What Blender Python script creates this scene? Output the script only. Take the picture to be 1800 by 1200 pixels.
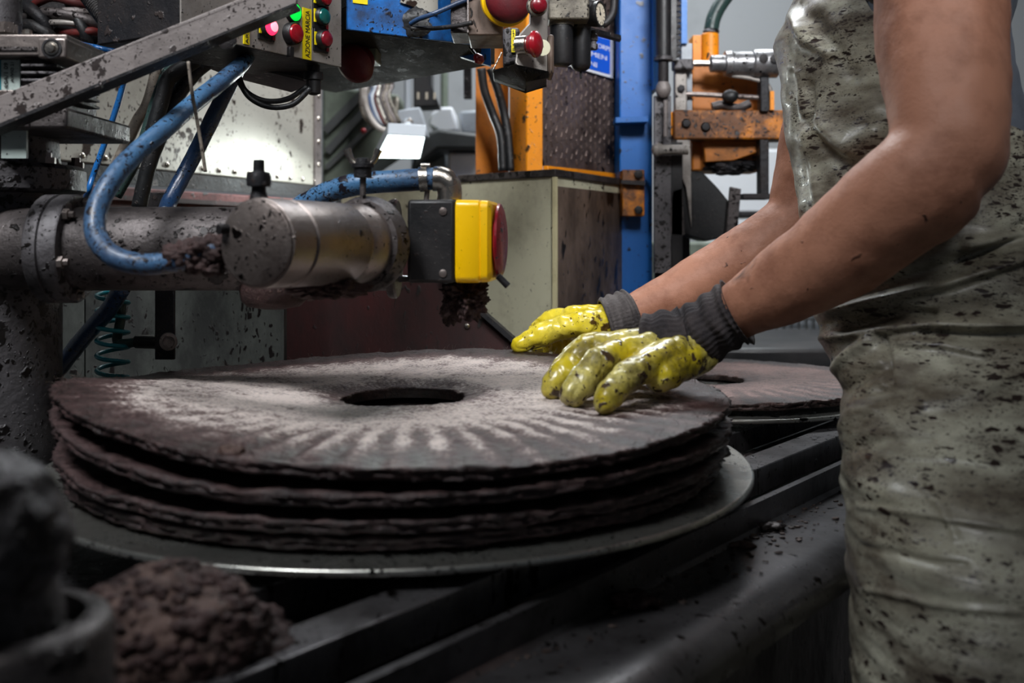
import bpy, bmesh, math, random
from mathutils import Vector, Matrix, noise
R_ = math.radians
random.seed(7)
for o in list(bpy.data.objects): bpy.data.objects.remove(o)
C = bpy.context.scene.collection
SC = bpy.context.scene

# ------------------------------------------------------------------ camera, world, lights, exposure
CAMZ = 1.10                     # eye height; horizon sits on image row 415 of 1200
F = 1750.0
cd = bpy.data.cameras.new('camera'); cam = bpy.data.objects.new('camera', cd); C.objects.link(cam)
cam.location = (0, 0, CAMZ); cam.rotation_euler = (R_(90), 0, 0)
cd.sensor_width = 36; cd.lens = 35.0; cd.shift_y = -185 / 1800.0
cd.clip_start = 0.05; cd.clip_end = 60
cd.dof.use_dof = True; cd.dof.focus_distance = 1.22; cd.dof.aperture_fstop = 4.8; cd.dof.aperture_blades = 9
SC.camera = cam
w = bpy.data.worlds.new('world'); SC.world = w; w.use_nodes = True
w.node_tree.nodes['Background'].inputs[0].default_value = (0.75, 0.85, 1.0, 1)
w.node_tree.nodes['Background'].inputs[1].default_value = 0.055
SC.view_settings.view_transform = 'Standard'; SC.view_settings.look = 'None'
SC.view_settings.gamma = 1; SC.view_settings.use_curve_mapping = False
SC.view_settings.exposure = 0.0

def area(name, loc, target, size, power, col=(1, 1, 1), size_y=None):
    d = bpy.data.lights.new(name, 'AREA'); d.energy = power; d.color = col
    d.size = size
    if size_y: d.shape = 'RECTANGLE'; d.size_y = size_y
    o = bpy.data.objects.new(name, d); C.objects.link(o); o.location = loc
    o.rotation_euler = (Vector(target) - Vector(loc)).to_track_quat('-Z', 'Y').to_euler()
    return o
def narrow_spread(o, deg): o.data.spread = R_(deg)  # limits how wide an area light shines
area('hall_light_back', (0.15, 2.45, 2.75), (0.0, 1.1, 0.9), 1.0, 48, (0.93, 0.97, 1.0), 0.6)
narrow_spread(area('fill_light_left', (-0.75, 0.1, 2.5), (-0.45, 1.1, 1.2), 0.6, 6.5, (0.95, 0.97, 1.0), 0.5), 64)  # added unseen fill for the left machine, spread kept off the apron
narrow_spread(area('fill_light_right', (0.55, -0.25, 2.55), (0.25, 2.2, 1.38), 0.6, 8.0, (0.97, 0.98, 1.0), 0.5), 52)  # added unseen fill for press frame and background, kept off the lower apron
area('hall_light_far', (0.6, 3.6, 3.2), (0.6, 4.4, 1.0), 1.6, 70, (0.92, 0.97, 1.0), 0.8)

# ------------------------------------------------------------------ helpers
def Q(px, py, Y):               # real position of something seen at a pixel, at its measured distance
    return Vector(((px - 900) / F * Y, Y, CAMZ - (py - 415) / F * Y))
def lin(c):
    return tuple(((v / 255) / 12.92 if v / 255 <= .04045 else ((v / 255 + .055) / 1.055) ** 2.4) for v in c) + (1,)

class MB:
    def __init__(s): s.bm = bmesh.new()
    def face(s, vs):
        try: return s.bm.faces.new(vs)
        except ValueError: return None
    def prism(s, pts, ext):
        n = len(pts); ext = Vector(ext)
        a = [s.bm.verts.new(p) for p in pts]; b = [s.bm.verts.new(Vector(p) + ext) for p in pts]
        s.face(a); s.face(list(reversed(b)))
        for i in range(n): s.face([a[(i + 1) % n], a[i], b[i], b[(i + 1) % n]])
        return s
    def hexa(s, p):             # 8 points: bottom loop then top loop
        v = [s.bm.verts.new(q) for q in p]
        for f in ((3, 2, 1, 0), (4, 5, 6, 7), (0, 1, 5, 4), (1, 2, 6, 5), (2, 3, 7, 6), (3, 0, 4, 7)): s.face([v[i] for i in f])
        return s
    def box(s, c, h, ax=None):  # centre, half sizes, axes
        c = Vector(c); ax = ax or (Vector((1, 0, 0)), Vector((0, 1, 0)), Vector((0, 0, 1)))
        P = []
        for k in (-1, 1):
            for i, j in ((-1, -1), (1, -1), (1, 1), (-1, 1)):
                P.append(c + ax[0] * h[0] * i + ax[1] * h[1] * j + ax[2] * h[2] * k)
        return s.hexa(P)
    def qbox(s, x0, y0, x1, y1, Y, d):
        a, b = Q(x0, y1, Y), Q(x1, y0, Y)
        return s.box(((a.x + b.x) / 2, Y + d / 2, (a.z + b.z) / 2), ((b.x - a.x) / 2, d / 2, (b.z - a.z) / 2))
    def rings(s, rings, cap=True, closed=False):
        V = [[s.bm.verts.new(p) for p in r] for r in rings]; n = len(V[0])
        rng = range(len(V)) if closed else range(len(V) - 1)
        for i in rng:
            A, B = V[i], V[(i + 1) % len(V)]
            for j in range(n): s.face([A[j], A[(j + 1) % n], B[(j + 1) % n], B[j]])
        if cap and not closed: s.face(list(reversed(V[0]))); s.face(V[-1])
        return s
    def lathe(s, p0, d, prof, n=40, cap=True):   # profile of (distance along d, radius)
        p0 = Vector(p0); d = Vector(d).normalized()
        u = d.orthogonal().normalized(); v = d.cross(u)
        return s.rings([[p0 + d * t + (u * math.cos(a) + v * math.sin(a)) * max(r, 1e-5) for a in [2 * math.pi * k / n for k in range(n)]] for t, r in prof], cap)
    def cyl(s, a, b, r, n=24, r2=None):
        a = Vector(a); b = Vector(b)
        return s.lathe(a, b - a, [(0, r), ((b - a).length, r if r2 is None else r2)], n)
    def tube(s, pts, r, n=14, sub=8, cap=True, rough=0.0, seed=0):
        P = spline(pts, sub); m = len(P)
        rad = r if callable(r) else (lambda t: r)
        if isinstance(r, (list, tuple)):
            R0 = spline([Vector((x, 0, 0)) for x in r], sub); rad = lambda t: R0[min(len(R0) - 1, int(round(t * (len(R0) - 1))))].x
        T0 = (P[1] - P[0]).normalized(); u = T0.orthogonal().normalized(); rr = []
        for i, p in enumerate(P):
            T = (P[min(i + 1, m - 1)] - P[max(i - 1, 0)]).normalized()
            u = (u - T * u.dot(T)).normalized(); v = T.cross(u)
            ring = []
            for k in range(n):
                a = 2 * math.pi * k / n; q = rad(i / (m - 1))
                d_ = u * math.cos(a) + v * math.sin(a)
                if rough: q *= 1 + rough * noise.noise((p + d_ * q) * 90 + Vector((seed, 0, 0)))
                ring.append(p + d_ * q)
            rr.append(ring)
        return s.rings(rr, cap)
    def blob(s, c, rad, amp=.3, fr=40, sub=4, seed=0, ax=None):
        tmp = bmesh.new(); bmesh.ops.create_icosphere(tmp, subdivisions=sub, radius=1)
        c = Vector(c); mp = {}
        for v in tmp.verts:
            d = v.co.normalized(); p = Vector((d.x * rad[0], d.y * rad[1], d.z * rad[2]))
            k = 1 + amp * (noise.noise(p * fr + Vector((seed * 3.1, 0, 0))) + .6 * noise.noise(p * fr * 2.7 + Vector((0, seed, 0))) + .35 * noise.noise(p * fr * 6))
            if ax: p = ax[0] * p.x + ax[1] * p.y + ax[2] * p.z
            mp[v.index] = s.bm.verts.new(c + p * k)
        for f in tmp.faces: s.face([mp[v.index] for v in f.verts])
        tmp.free(); return s

def spline(pts, sub=8):
    pts = [Vector(p) for p in pts]
    if len(pts) < 3 : return [pts[0].lerp(pts[-1], i / sub) for i in range(sub + 1)]
    P = [2 * pts[0] - pts[1]] + pts + [2 * pts[-1] - pts[-2]]; out = []
    for i in range(1, len(P) - 2):
        a, b, c, d = P[i - 1], P[i], P[i + 1], P[i + 2]
        for k in range(sub):
            t = k / sub
            out.append(.5 * ((2 * b) + (c - a) * t + (2 * a - 5 * b + 4 * c - d) * t * t + (3 * b - a - 3 * c + d) * t ** 3))
    out.append(pts[-1]); return out

def setp(o, label=None, cat=None, group=None, kind=None):
    if label: o['label'] = label
    if cat: o['category'] = cat
    if group: o['group'] = group
    if kind: o['kind'] = kind
    return o
def wloc(o):
    v = Vector(o.location)
    while o.parent: o = o.parent; v = v + Vector(o.location)
    return v
def obj(name, mb, mat, parent=None, bevel=0, smooth=40, label=None, cat=None, group=None, kind=None, origin=None):
    bm = mb.bm if isinstance(mb, MB) else mb
    bmesh.ops.recalc_face_normals(bm, faces=bm.faces)
    me = bpy.data.meshes.new(name)
    base = wloc(parent) if parent else Vector((0, 0, 0))
    cs = [v.co for v in bm.verts]
    ctr = Vector(((min(c.x for c in cs) + max(c.x for c in cs)) / 2, (min(c.y for c in cs) + max(c.y for c in cs)) / 2, min(c.z for c in cs)))
    for v in bm.verts: v.co -= ctr
    bm.to_mesh(me); bm.free()
    for p in me.polygons: p.use_smooth = True
    if smooth < 180: me.set_sharp_from_angle(angle=R_(smooth))
    me.materials.append(mat)
    o = bpy.data.objects.new(name, me); C.objects.link(o)
    o.location = ctr - base
    if parent: o.parent = parent
    if bevel:
        b = o.modifiers.new('bevel', 'BEVEL'); b.width = bevel; b.segments = 2; b.limit_method = 'ANGLE'; b.angle_limit = R_(40)
    return setp(o, label, cat, group, kind)
def thing(name, loc, label, cat, group=None):
    o = bpy.data.objects.new(name, None); C.objects.link(o); o.location = loc; o.empty_display_size = .05
    return setp(o, label, cat, group)
def struct(name, mb, mat, **k): return obj(name, mb, mat, kind='structure', **k)

def dirty(name, col, rough=.5, metal=0.0, dirt=(40, 30, 28), dirt_amt=.35, spot_scale=0, spot_amt=.25, spot_col=(18, 13, 12),
          bump=.15, bscale=120, var_scale=9, stretch=(1, 1, 1), col2=None, spec=.5, alpha=1, coat=0):
    m = bpy.data.materials.new(name); m.use_nodes = True; nt = m.node_tree; N = nt.nodes; L = nt.links
    b = N['Principled BSDF']; b.inputs['Metallic'].default_value = metal; b.inputs['Specular IOR Level'].default_value = spec
    b.inputs['Coat Weight'].default_value = coat
    tc = N.new('ShaderNodeTexCoord'); mp = N.new('ShaderNodeMapping'); mp.inputs['Scale'].default_value = stretch
    L.new(tc.outputs['Object'], mp.inputs[0])
    oi = N.new('ShaderNodeObjectInfo'); va = N.new('ShaderNodeVectorMath'); va.operation = 'ADD'
    cx = N.new('ShaderNodeCombineXYZ'); mu = N.new('ShaderNodeMath'); mu.operation = 'MULTIPLY'; mu.inputs[1].default_value = 7
    L.new(oi.outputs['Random'], mu.inputs[0]); L.new(mu.outputs[0], cx.inputs[0]); L.new(mu.outputs[0], cx.inputs[2])
    L.new(mp.outputs[0], va.inputs[0]); L.new(cx.outputs[0], va.inputs[1]); vec = va.outputs[0]
    def nz(sc, det=5, ro=.6):
        n = N.new('ShaderNodeTexNoise'); n.inputs['Scale'].default_value = sc; n.inputs['Detail'].default_value = det; n.inputs['Roughness'].default_value = ro
        L.new(vec, n.inputs['Vector']); return n.outputs['Fac']
    def mr(src, a, c, o0=0, o1=1):
        n = N.new('ShaderNodeMapRange'); n.inputs['From Min'].default_value = a; n.inputs['From Max'].default_value = c
        n.inputs['To Min'].default_value = o0; n.inputs['To Max'].default_value = o1; L.new(src, n.inputs['Value']); return n.outputs[0]
    def mix(f, a, c):
        n = N.new('ShaderNodeMix'); n.data_type = 'RGBA'; L.new(f, n.inputs[0])
        for i, x in ((6, a), (7, c)):
            if isinstance(x, tuple): n.inputs[i].default_value = x
            else: L.new(x, n.inputs[i])
        return n.outputs[2]
    def math2(op, a, c):
        n = N.new('ShaderNodeMath'); n.operation = op
        for i, x in ((0, a), (1, c)):
            if isinstance(x, (int, float)): n.inputs[i].default_value = x
            else: L.new(x, n.inputs[i])
        return n.outputs[0]
    c = lin(col)
    if col2: c = mix(mr(nz(var_scale * .6, 4), .4, .62), lin(col), lin(col2))
    n1 = nz(var_scale, 8, .7)
    lo = .72 - dirt_amt * .6
    out = mix(mr(n1, lo, lo + .22, 0, .85), c, lin(dirt))
    h = math2('MULTIPLY', nz(bscale, 6, .65), 1.0)
    rf = mr(n1, .3, .75, max(0, rough - .1), min(1, rough + .2))
    if spot_scale:
        dn = N.new('ShaderNodeTexNoise'); dn.inputs['Scale'].default_value = spot_scale * 1.6; dn.inputs['Detail'].default_value = 4; L.new(vec, dn.inputs['Vector'])
        dv = N.new('ShaderNodeVectorMath'); dv.operation = 'MULTIPLY_ADD'; L.new(dn.outputs['Color'], dv.inputs[0]); dv.inputs[1].default_value = (1.1 / spot_scale,) * 3; L.new(vec, dv.inputs[2])
        clus = mr(nz(spot_scale * .16, 3), .38, .62, .45, 1.15)
        tot = None
        for sc, th in ((spot_scale, spot_amt), (spot_scale * 2.3, spot_amt), (spot_scale * 5, spot_amt * 1.1)):
            v = N.new('ShaderNodeTexVoronoi'); v.inputs['Scale'].default_value = sc; L.new(dv.outputs[0], v.inputs['Vector'])
            thr = math2('MULTIPLY', math2('MULTIPLY', mr(v.outputs['Color'], 0.35, 1, 0.0, 1), th * 1.5), clus)
            e = math2('SUBTRACT', thr, v.outputs['Distance'])
            s_ = mr(e, -.03, .06)
            tot = s_ if tot is None else math2('MAXIMUM', tot, s_)
        out = mix(tot, out, lin(spot_col)); h = math2('ADD', h, math2('MULTIPLY', tot, 1.2))
        rf = math2('ADD', rf, math2('MULTIPLY', tot, -.12))
    L.new(out, b.inputs['Base Color']); L.new(rf, b.inputs['Roughness'])
    if bump:
        bp = N.new('ShaderNodeBump'); bp.inputs['Strength'].default_value = min(1, bump * 3); bp.inputs['Distance'].default_value = .0015
        L.new(h, bp.inputs['Height']); L.new(bp.outputs[0], b.inputs['Normal'])
    return m
def emis(name, col, st, rough=.3):
    m = bpy.data.materials.new(name); m.use_nodes = True; b = m.node_tree.nodes['Principled BSDF']
    b.inputs['Base Color'].default_value = lin(col); b.inputs['Roughness'].default_value = rough
    b.inputs['Emission Color'].default_value = lin(col); b.inputs['Emission Strength'].default_value = st
    return m

M = {}
M['steel'] = dirty('dirty_steel', (140, 130, 125), .36, .75, (52, 40, 37), .42, 55, .28)
M['steel_dark'] = dirty('dark_pulp_steel', (84, 78, 77), .42, .5, (30, 25, 25), .45, 50, .42, bump=.3)
M['cast'] = dirty('cast_column_steel', (92, 89, 91), .5, .3, (30, 26, 27), .42, 45, .48, bump=.3)
M['clean_steel'] = dirty('bright_steel', (190, 182, 172), .22, 1.0, (110, 92, 80), .25, 0)
M['bar'] = dirty('grey_bar_steel', (128, 120, 117), .5, .15, (84, 76, 74), .42, 75, .38, (50, 42, 40))
M['cream'] = dirty('cream_panel_paint', (170, 166, 156), .38, .25, (110, 98, 84), .36, 24, .36, (50, 38, 32), bump=.05, var_scale=3)
M['cab'] = dirty('cabinet_steel', (206, 203, 176), .36, .15, (128, 116, 92), .38, 26, .26, (40, 30, 24), bump=.05, var_scale=3.5)
M['cab_brown'] = dirty('cabinet_brown_face', (122, 104, 92), .45, .3, (52, 40, 34), .62, 20, .28, (26, 20, 18), bump=.15, var_scale=7, stretch=(1, 1, .5))
M['grey_panel'] = dirty('stained_grey_panel', (74, 77, 73), .5, .2, (26, 27, 26), .62, 30, .3, bump=.1, var_scale=12, stretch=(1, 1, .5))
M['dark_red'] = dirty('dark_red_paint', (66, 14, 14), .6, 0, (24, 11, 10), .62, 22, .22, bump=.1, var_scale=6, stretch=(1, 1, .4))
M['red_beam'] = dirty('red_beam_paint', (96, 22, 18), .6, 0, (48, 20, 18), .5, 30, .2)
M['blue_paint'] = dirty('blue_machine_paint', (2, 88, 162), .42, 0, (8, 58, 112), .3, 26, .2, (18, 28, 46), bump=.05, var_scale=5)
M['blue_dirty'] = dirty('splattered_blue_paint', (20, 108, 190), .42, 0, (32, 36, 48), .5, 48, .36, (26, 22, 28), bump=.15, var_scale=14)
M['orange'] = dirty('orange_machine_paint', (228, 138, 8), .4, 0, (176, 96, 14), .34, 34, .22, (38, 24, 12), bump=.08, var_scale=6)
M['orange_worn'] = dirty('worn_orange_paint', (226, 134, 12), .45, 0, (34, 24, 26), .66, 34, .34, (28, 20, 22), bump=.2, var_scale=16)
M['orange_dark'] = dirty('dull_orange_paint', (168, 96, 10), .5, 0, (96, 58, 16), .45, 20, .2, (28, 20, 14))
M['black'] = dirty('black_plastic', (18, 18, 20), .42, 0, (34, 30, 30), .4, 60, .22, (48, 40, 38), bump=.08)
M['rubber'] = dirty('black_rubber', (16, 18, 20), .45, 0, (34, 30, 29), .4, 60, .3, (40, 34, 32), bump=.15)
M['dark_iron'] = dirty('dark_iron', (30, 30, 33), .5, .4, (44, 38, 37), .45, 45, .3, (60, 52, 50), bump=.3)
M['blue_hose'] = dirty('blue_hose_rubber', (66, 108, 146), .38, 0, (38, 52, 78), .50, 90, .50, (26, 24, 32), bump=.2, coat=.1)
M['blue_hose_dark'] = dirty('navy_hose_rubber', (34, 62, 98), .3, 0, (20, 30, 48), .4, 100, .3, (16, 16, 22), bump=.15, coat=.2)
M['blue_thin'] = dirty('blue_air_line', (24, 100, 170), .3, 0, (14, 40, 76), .35, 90, .3, (16, 18, 26), coat=.2)
M['teal_hose'] = dirty('teal_air_hose', (18, 120, 132), .28, 0, (10, 66, 76), .3, 0, coat=.3)
M['green_hose'] = dirty('green_hose', (40, 62, 58), .35, 0, (20, 28, 28), .4, 60, .3)
M['beige_hose'] = dirty('grimy_beige_hose', (128, 118, 106), .5, 0, (50, 42, 38), .45, 90, .3)
M['conduit'] = dirty('grimy_conduit', (112, 106, 94), .42, .4, (38, 34, 30), .45, 70, .28, bump=.2)
M['yellow'] = dirty('yellow_plastic', (250, 196, 0), .32, 0, (200, 140, 0), .22, 75, .16, (60, 40, 10), bump=.05, coat=.2)
M['yellow_tape'] = dirty('yellow_label_tape', (236, 214, 10), .45, 0, (150, 120, 12), .3, 80, .22)
M['red_plastic'] = dirty('red_plastic', (146, 12, 28), .28, 0, (96, 8, 18), .3, 80, .15, (30, 6, 8), bump=.03, coat=.4)
M['red_dark'] = dirty('dusty_dark_red_plastic', (96, 22, 30), .4, 0, (50, 14, 18), .4, 0)
M['teal_cap'] = dirty('unlit_teal_lens', (12, 84, 80), .2, 0, (8, 40, 40), .3, 0, coat=.5)
M['label'] = dirty('grimy_label', (176, 190, 184), .5, 0, (90, 90, 84), .3, 50, .25)
M['ink'] = dirty('ink', (24, 24, 26), .6, 0, (30, 30, 32), .2, 0, bump=0)
M['white_paint'] = dirty('white_paint', (226, 228, 232), .5, 0, (170, 170, 170), .2, 0, bump=0)
M['sign_blue'] = dirty('sign_blue', (30, 92, 208), .35, 0, (20, 70, 170), .2, 0, bump=0)
M['dial'] = dirty('dial_face', (206, 196, 176), .3, 0, (150, 138, 120), .3, 0, bump=0)
M['wall'] = dirty('hall_wall_paint', (168, 170, 172), .8, 0, (140, 142, 144), .25, 0, bump=0, var_scale=1.2)
M['floor'] = dirty('hall_floor', (70, 66, 64), .5, 0, (36, 32, 30), .5, 8, .3)
M['ceiling'] = dirty('ceiling_paint', (120, 122, 124), .8, 0, (90, 92, 94), .3, 0, bump=0, var_scale=1)
M['tread'] = dirty('tread_plate', (120, 104, 98), .38, .45, (56, 44, 40), .5, 30, .25, bump=.1)
M['green_grey'] = dirty('green_grey_machine_paint', (112, 122, 108), .5, .1, (58, 62, 54), .42, 0, bump=.02, var_scale=3)
M['duct'] = dirty('pale_grey_housing', (160, 166, 172), .5, .1, (100, 104, 110), .35, 0, bump=0, var_scale=3)
M['dark_duct'] = dirty('dark_grey_housing', (60, 62, 62), .5, .1, (30, 30, 30), .4, 0, bump=0, var_scale=3)
M['pulp'] = dirty('olive_pulp', (64, 44, 42), .62, 0, (30, 21, 21), .5, 150, .3, (96, 74, 68), bump=.5, bscale=260, var_scale=40, spec=.35)
M['pulp_light'] = dirty('drying_olive_pulp', (96, 75, 68), .6, 0, (46, 35, 34), .5, 140, .3, (40, 30, 30), bump=.5, bscale=240, var_scale=30, spec=.35)
M['crumb'] = dirty('pulp_crumbs', (70, 54, 46), .5, 0, (26, 20, 20), .5, 0, bump=.3, bscale=400, var_scale=60)
M['rim_steel'] = dirty('bare_plate_edge', (176, 176, 170), .25, .9, (96, 88, 80), .35, 60, .3, bump=.03)
M['tray'] = dirty('worn_tray_steel', (100, 98, 100), .30, .7, (30, 27, 26), .5, 26, .2, (22, 16, 14), bump=.06, var_scale=6, bscale=60)
M['rail'] = dirty('rail_steel', (108, 106, 108), .33, .7, (38, 34, 34), .5, 40, .3, bump=.15, var_scale=14, stretch=(1, 1, .4))
M['plate'] = dirty('plate_steel', (116, 100, 90), .36, .5, (78, 56, 50), .66, 40, .2, (50, 34, 32), bump=.08, var_scale=12)
M['skin'] = dirty('skin', (174, 122, 98), .5, 0, (126, 80, 60), .48, 9, .10, (44, 24, 20), bump=.14, bscale=220, var_scale=13, spec=.35)
M['shirt'] = dirty('grey_tshirt_cotton', (84, 90, 100), .85, 0, (66, 72, 82), .4, 0, bump=.25, bscale=500, stretch=(1, 1, 1))
M['trousers'] = dirty('dark_trousers', (36, 38, 44), .85, 0, (26, 28, 32), .4, 0)
M['boot'] = dirty('rubber_boot', (40, 44, 42), .4, 0, (22, 22, 22), .4, 0)
M['hair'] = dirty('dark_hair', (30, 22, 18), .6, 0, (18, 14, 12), .4, 0, bump=.5, bscale=200, stretch=(1, 1, .2))
M['cuff'] = dirty('grey_knit_cuff', (92, 86, 84), .9, 0, (48, 44, 46), .45, 0, bump=.6, bscale=300, var_scale=16, stretch=(1, 1, 1))
M['cuff_dark'] = dirty('soiled_knit_cuff', (74, 66, 66), .9, 0, (28, 26, 30), .55, 0, bump=.6, bscale=300, var_scale=16)
M['blue_tie'] = dirty('blue_apron_tie', (20, 82, 190), .4, 0, (12, 50, 120), .3, 0)
M['bar2'] = dirty('light_grey_splattered_steel', (150, 144, 138), .45, .3, (92, 82, 76), .38, 60, .26)
M['beam_under'] = dirty('grimy_beam_underside', (44, 40, 33), .85, 0, (18, 16, 15), .55, 40, .3, stretch=(1, .35, 1), var_scale=22, spec=.08)
M['red_dark2'] = dirty('unlit_red_lens', (120, 14, 30), .25, 0, (60, 10, 18), .35, 0, coat=.4)
M['red_crimson'] = dirty('crimson_plastic', (134, 10, 30), .3, 0, (70, 8, 18), .35, 70, .3, (30, 8, 10), coat=.3)
M['cream_dirty'] = dirty('grimy_cast_alloy', (128, 122, 108), .45, .3, (54, 48, 42), .45, 70, .28)
M['cab_trim'] = dirty('pale_corner_trim', (196, 188, 150), .4, .2, (140, 130, 100), .3, 0)
M['blue_pale_lit'] = dirty('pale_blue_paint_and_lit_side', (60, 122, 196), .4, 0, (50, 96, 170), .25, 30, .15)  # true pale strip on the guide; on the column flange, painted light
M['clean_dirty'] = dirty('scuffed_cylinder_steel', (170, 170, 172), .3, .8, (34, 32, 32), .48, 50, .28)
M['apron_dark'] = dirty('dark_eyelet', (60, 56, 52), .5, 0, (30, 26, 24), .4, 0)
M['dark_braid'] = dirty('dark_braided_hose', (46, 43, 42), .5, .1, (24, 22, 22), .4, 90, .25, bump=.4, bscale=350)
M['lamp_glass'] = emis('lamp_glass', (235, 255, 252), 7.0)
M['lit_red'] = emis('lit_red_lens', (255, 40, 80), 2.2)
M['lit_red_core'] = emis('lit_red_core', (255, 150, 165), 1.5)
M['lit_green'] = emis('lit_green_lens', (0, 225, 70), .95)

def glove_mat():
    m = dirty('yellow_rubber_glove', (214, 190, 22), .26, 0, (124, 110, 14), .40, 45, .26, (84, 62, 26), bump=.12, bscale=90, var_scale=26, col2=(226, 206, 70), coat=.35)
    return m
M['glove'] = glove_mat()
M['glove2'] = dirty('smeared_yellow_glove', (200, 180, 34), .3, 0, (92, 80, 24), .54, 34, .36, (66, 50, 34), bump=.14, bscale=90, var_scale=34, col2=(216, 204, 120), coat=.3)
M['apron'] = dirty('pulp_stained_vinyl_apron', (184, 182, 164), .40, 0, (74, 62, 50), .58, 85, .40, (44, 34, 30), bump=.08, bscale=60, var_scale=13, stretch=(.8, .8, 2.3), col2=(146, 142, 124), coat=.05)

def press_mat_material(name, Rr, seed, inner=(180, 168, 162), rim=(66, 46, 45)):
    """woven fibre disc: pale fibre in the middle, brown pulp on the rim and between the ribs"""
    m = bpy.data.materials.new(name); m.use_nodes = True; nt = m.node_tree; N = nt.nodes; L = nt.links
    b = N['Principled BSDF']; b.inputs['Specular IOR Level'].default_value = .45
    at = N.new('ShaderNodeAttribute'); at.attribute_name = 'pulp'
    tc = N.new('ShaderNodeTexCoord')
    n1 = N.new('ShaderNodeTexNoise'); n1.inputs['Scale'].default_value = 26; n1.inputs['Detail'].default_value = 9; n1.inputs['Roughness'].default_value = .75
    L.new(tc.outputs['Object'], n1.inputs['Vector'])
    n2 = N.new('ShaderNodeTexNoise'); n2.inputs['Scale'].default_value = 300; n2.inputs['Detail'].default_value = 4; L.new(tc.outputs['Object'], n2.inputs['Vector'])
    ad = N.new('ShaderNodeMath'); ad.operation = 'MULTIPLY_ADD'; L.new(n1.outputs['Fac'], ad.inputs[0]); ad.inputs[1].default_value = 2.1; ad.inputs[2].default_value = -1.0
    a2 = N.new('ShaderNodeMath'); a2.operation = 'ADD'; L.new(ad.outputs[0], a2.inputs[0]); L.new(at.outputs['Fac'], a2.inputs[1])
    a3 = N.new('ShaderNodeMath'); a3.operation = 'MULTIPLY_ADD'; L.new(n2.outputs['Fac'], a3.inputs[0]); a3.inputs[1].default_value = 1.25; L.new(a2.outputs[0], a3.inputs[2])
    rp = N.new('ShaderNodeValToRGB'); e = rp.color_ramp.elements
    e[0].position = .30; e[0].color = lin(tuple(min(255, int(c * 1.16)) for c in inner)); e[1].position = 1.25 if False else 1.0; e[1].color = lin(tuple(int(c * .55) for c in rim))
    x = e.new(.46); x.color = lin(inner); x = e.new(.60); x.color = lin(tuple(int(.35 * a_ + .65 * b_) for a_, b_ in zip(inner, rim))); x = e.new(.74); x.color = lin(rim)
    mr = N.new('ShaderNodeMapRange'); mr.inputs['From Min'].default_value = -.1; mr.inputs['From Max'].default_value = 1.85; L.new(a3.outputs[0], mr.inputs['Value'])
    L.new(mr.outputs[0], rp.inputs[0]); L.new(rp.outputs[0], b.inputs['Base Color'])
    r2 = N.new('ShaderNodeMapRange'); r2.inputs['To Min'].default_value = .72; r2.inputs['To Max'].default_value = .42; L.new(mr.outputs[0], r2.inputs['Value']); L.new(r2.outputs[0], b.inputs['Roughness'])
    bp = N.new('ShaderNodeBump'); bp.inputs['Strength'].default_value = .9; bp.inputs['Distance'].default_value = .0026
    h = N.new('ShaderNodeMath'); h.operation = 'MULTIPLY_ADD'; L.new(n2.outputs['Fac'], h.inputs[0]); h.inputs[1].default_value = .7; L.new(n1.outputs['Fac'], h.inputs[2])
    L.new(h.outputs[0], bp.inputs['Height']); L.new(bp.outputs[0], b.inputs['Normal'])
    return m

def text_mesh(name, s, mat, parent, origin, xdir, ydir, height, width=None, depth=.0004):
    cu = bpy.data.curves.new(name, 'FONT'); cu.body = s; cu.size = 1; cu.extrude = 0
    t = bpy.data.objects.new('tmp', cu); C.objects.link(t); bpy.context.view_layer.update()
    dg = bpy.context.evaluated_depsgraph_get(); me = bpy.data.meshes.new_from_object(t.evaluated_get(dg)); bpy.data.objects.remove(t)
    xs = [v.co.x for v in me.vertices]; ys = [v.co.y for v in me.vertices]
    if not xs: return None
    sx0, sy0, W_, H_ = min(xs), min(ys), max(xs) - min(xs), max(ys) - min(ys)
    k = height / H_; kx = (width / W_) if width else k
    xd = Vector(xdir).normalized(); yd = Vector(ydir).normalized(); nd = xd.cross(yd)
    bm = bmesh.new(); bm.from_mesh(me)
    for v in bm.verts: v.co = Vector(origin) + xd * (v.co.x - sx0) * kx + yd * (v.co.y - sy0) * k
    bpy.data.meshes.remove(me)
    r = bmesh.ops.extrude_face_region(bm, geom=list(bm.faces))
    for v in r['geom']:
        if isinstance(v, bmesh.types.BMVert): v.co += nd * depth
    return obj(name, bm, mat, parent)

def remeshed(mb, voxel, sm=6, fac=.5, name='tmp'):
    """join overlapping closed lofts into one continuous surface"""
    bm = mb.bm; bmesh.ops.recalc_face_normals(bm, faces=bm.faces)
    me = bpy.data.meshes.new(name); bm.to_mesh(me); bm.free()
    o = bpy.data.objects.new('tmp', me); C.objects.link(o)
    r = o.modifiers.new('r', 'REMESH'); r.mode = 'VOXEL'; r.voxel_size = voxel
    s = o.modifiers.new('s', 'SMOOTH'); s.iterations = sm; s.factor = fac
    bpy.context.view_layer.update(); dg = bpy.context.evaluated_depsgraph_get()
    m2 = bpy.data.meshes.new_from_object(o.evaluated_get(dg)); bpy.data.objects.remove(o)
    out = MB(); out.bm.from_mesh(m2); bpy.data.meshes.remove(m2); return out

Z = Vector((0, 0, 1))
az = R_(39.6); U = Vector((math.sin(az), math.cos(az), 0)); NN = Vector((math.cos(az), -math.sin(az), 0))   # along / across the bench
def SB(s, t, h): return NN * s + U * t + Vector((0, 0, CAMZ - h))

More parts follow.
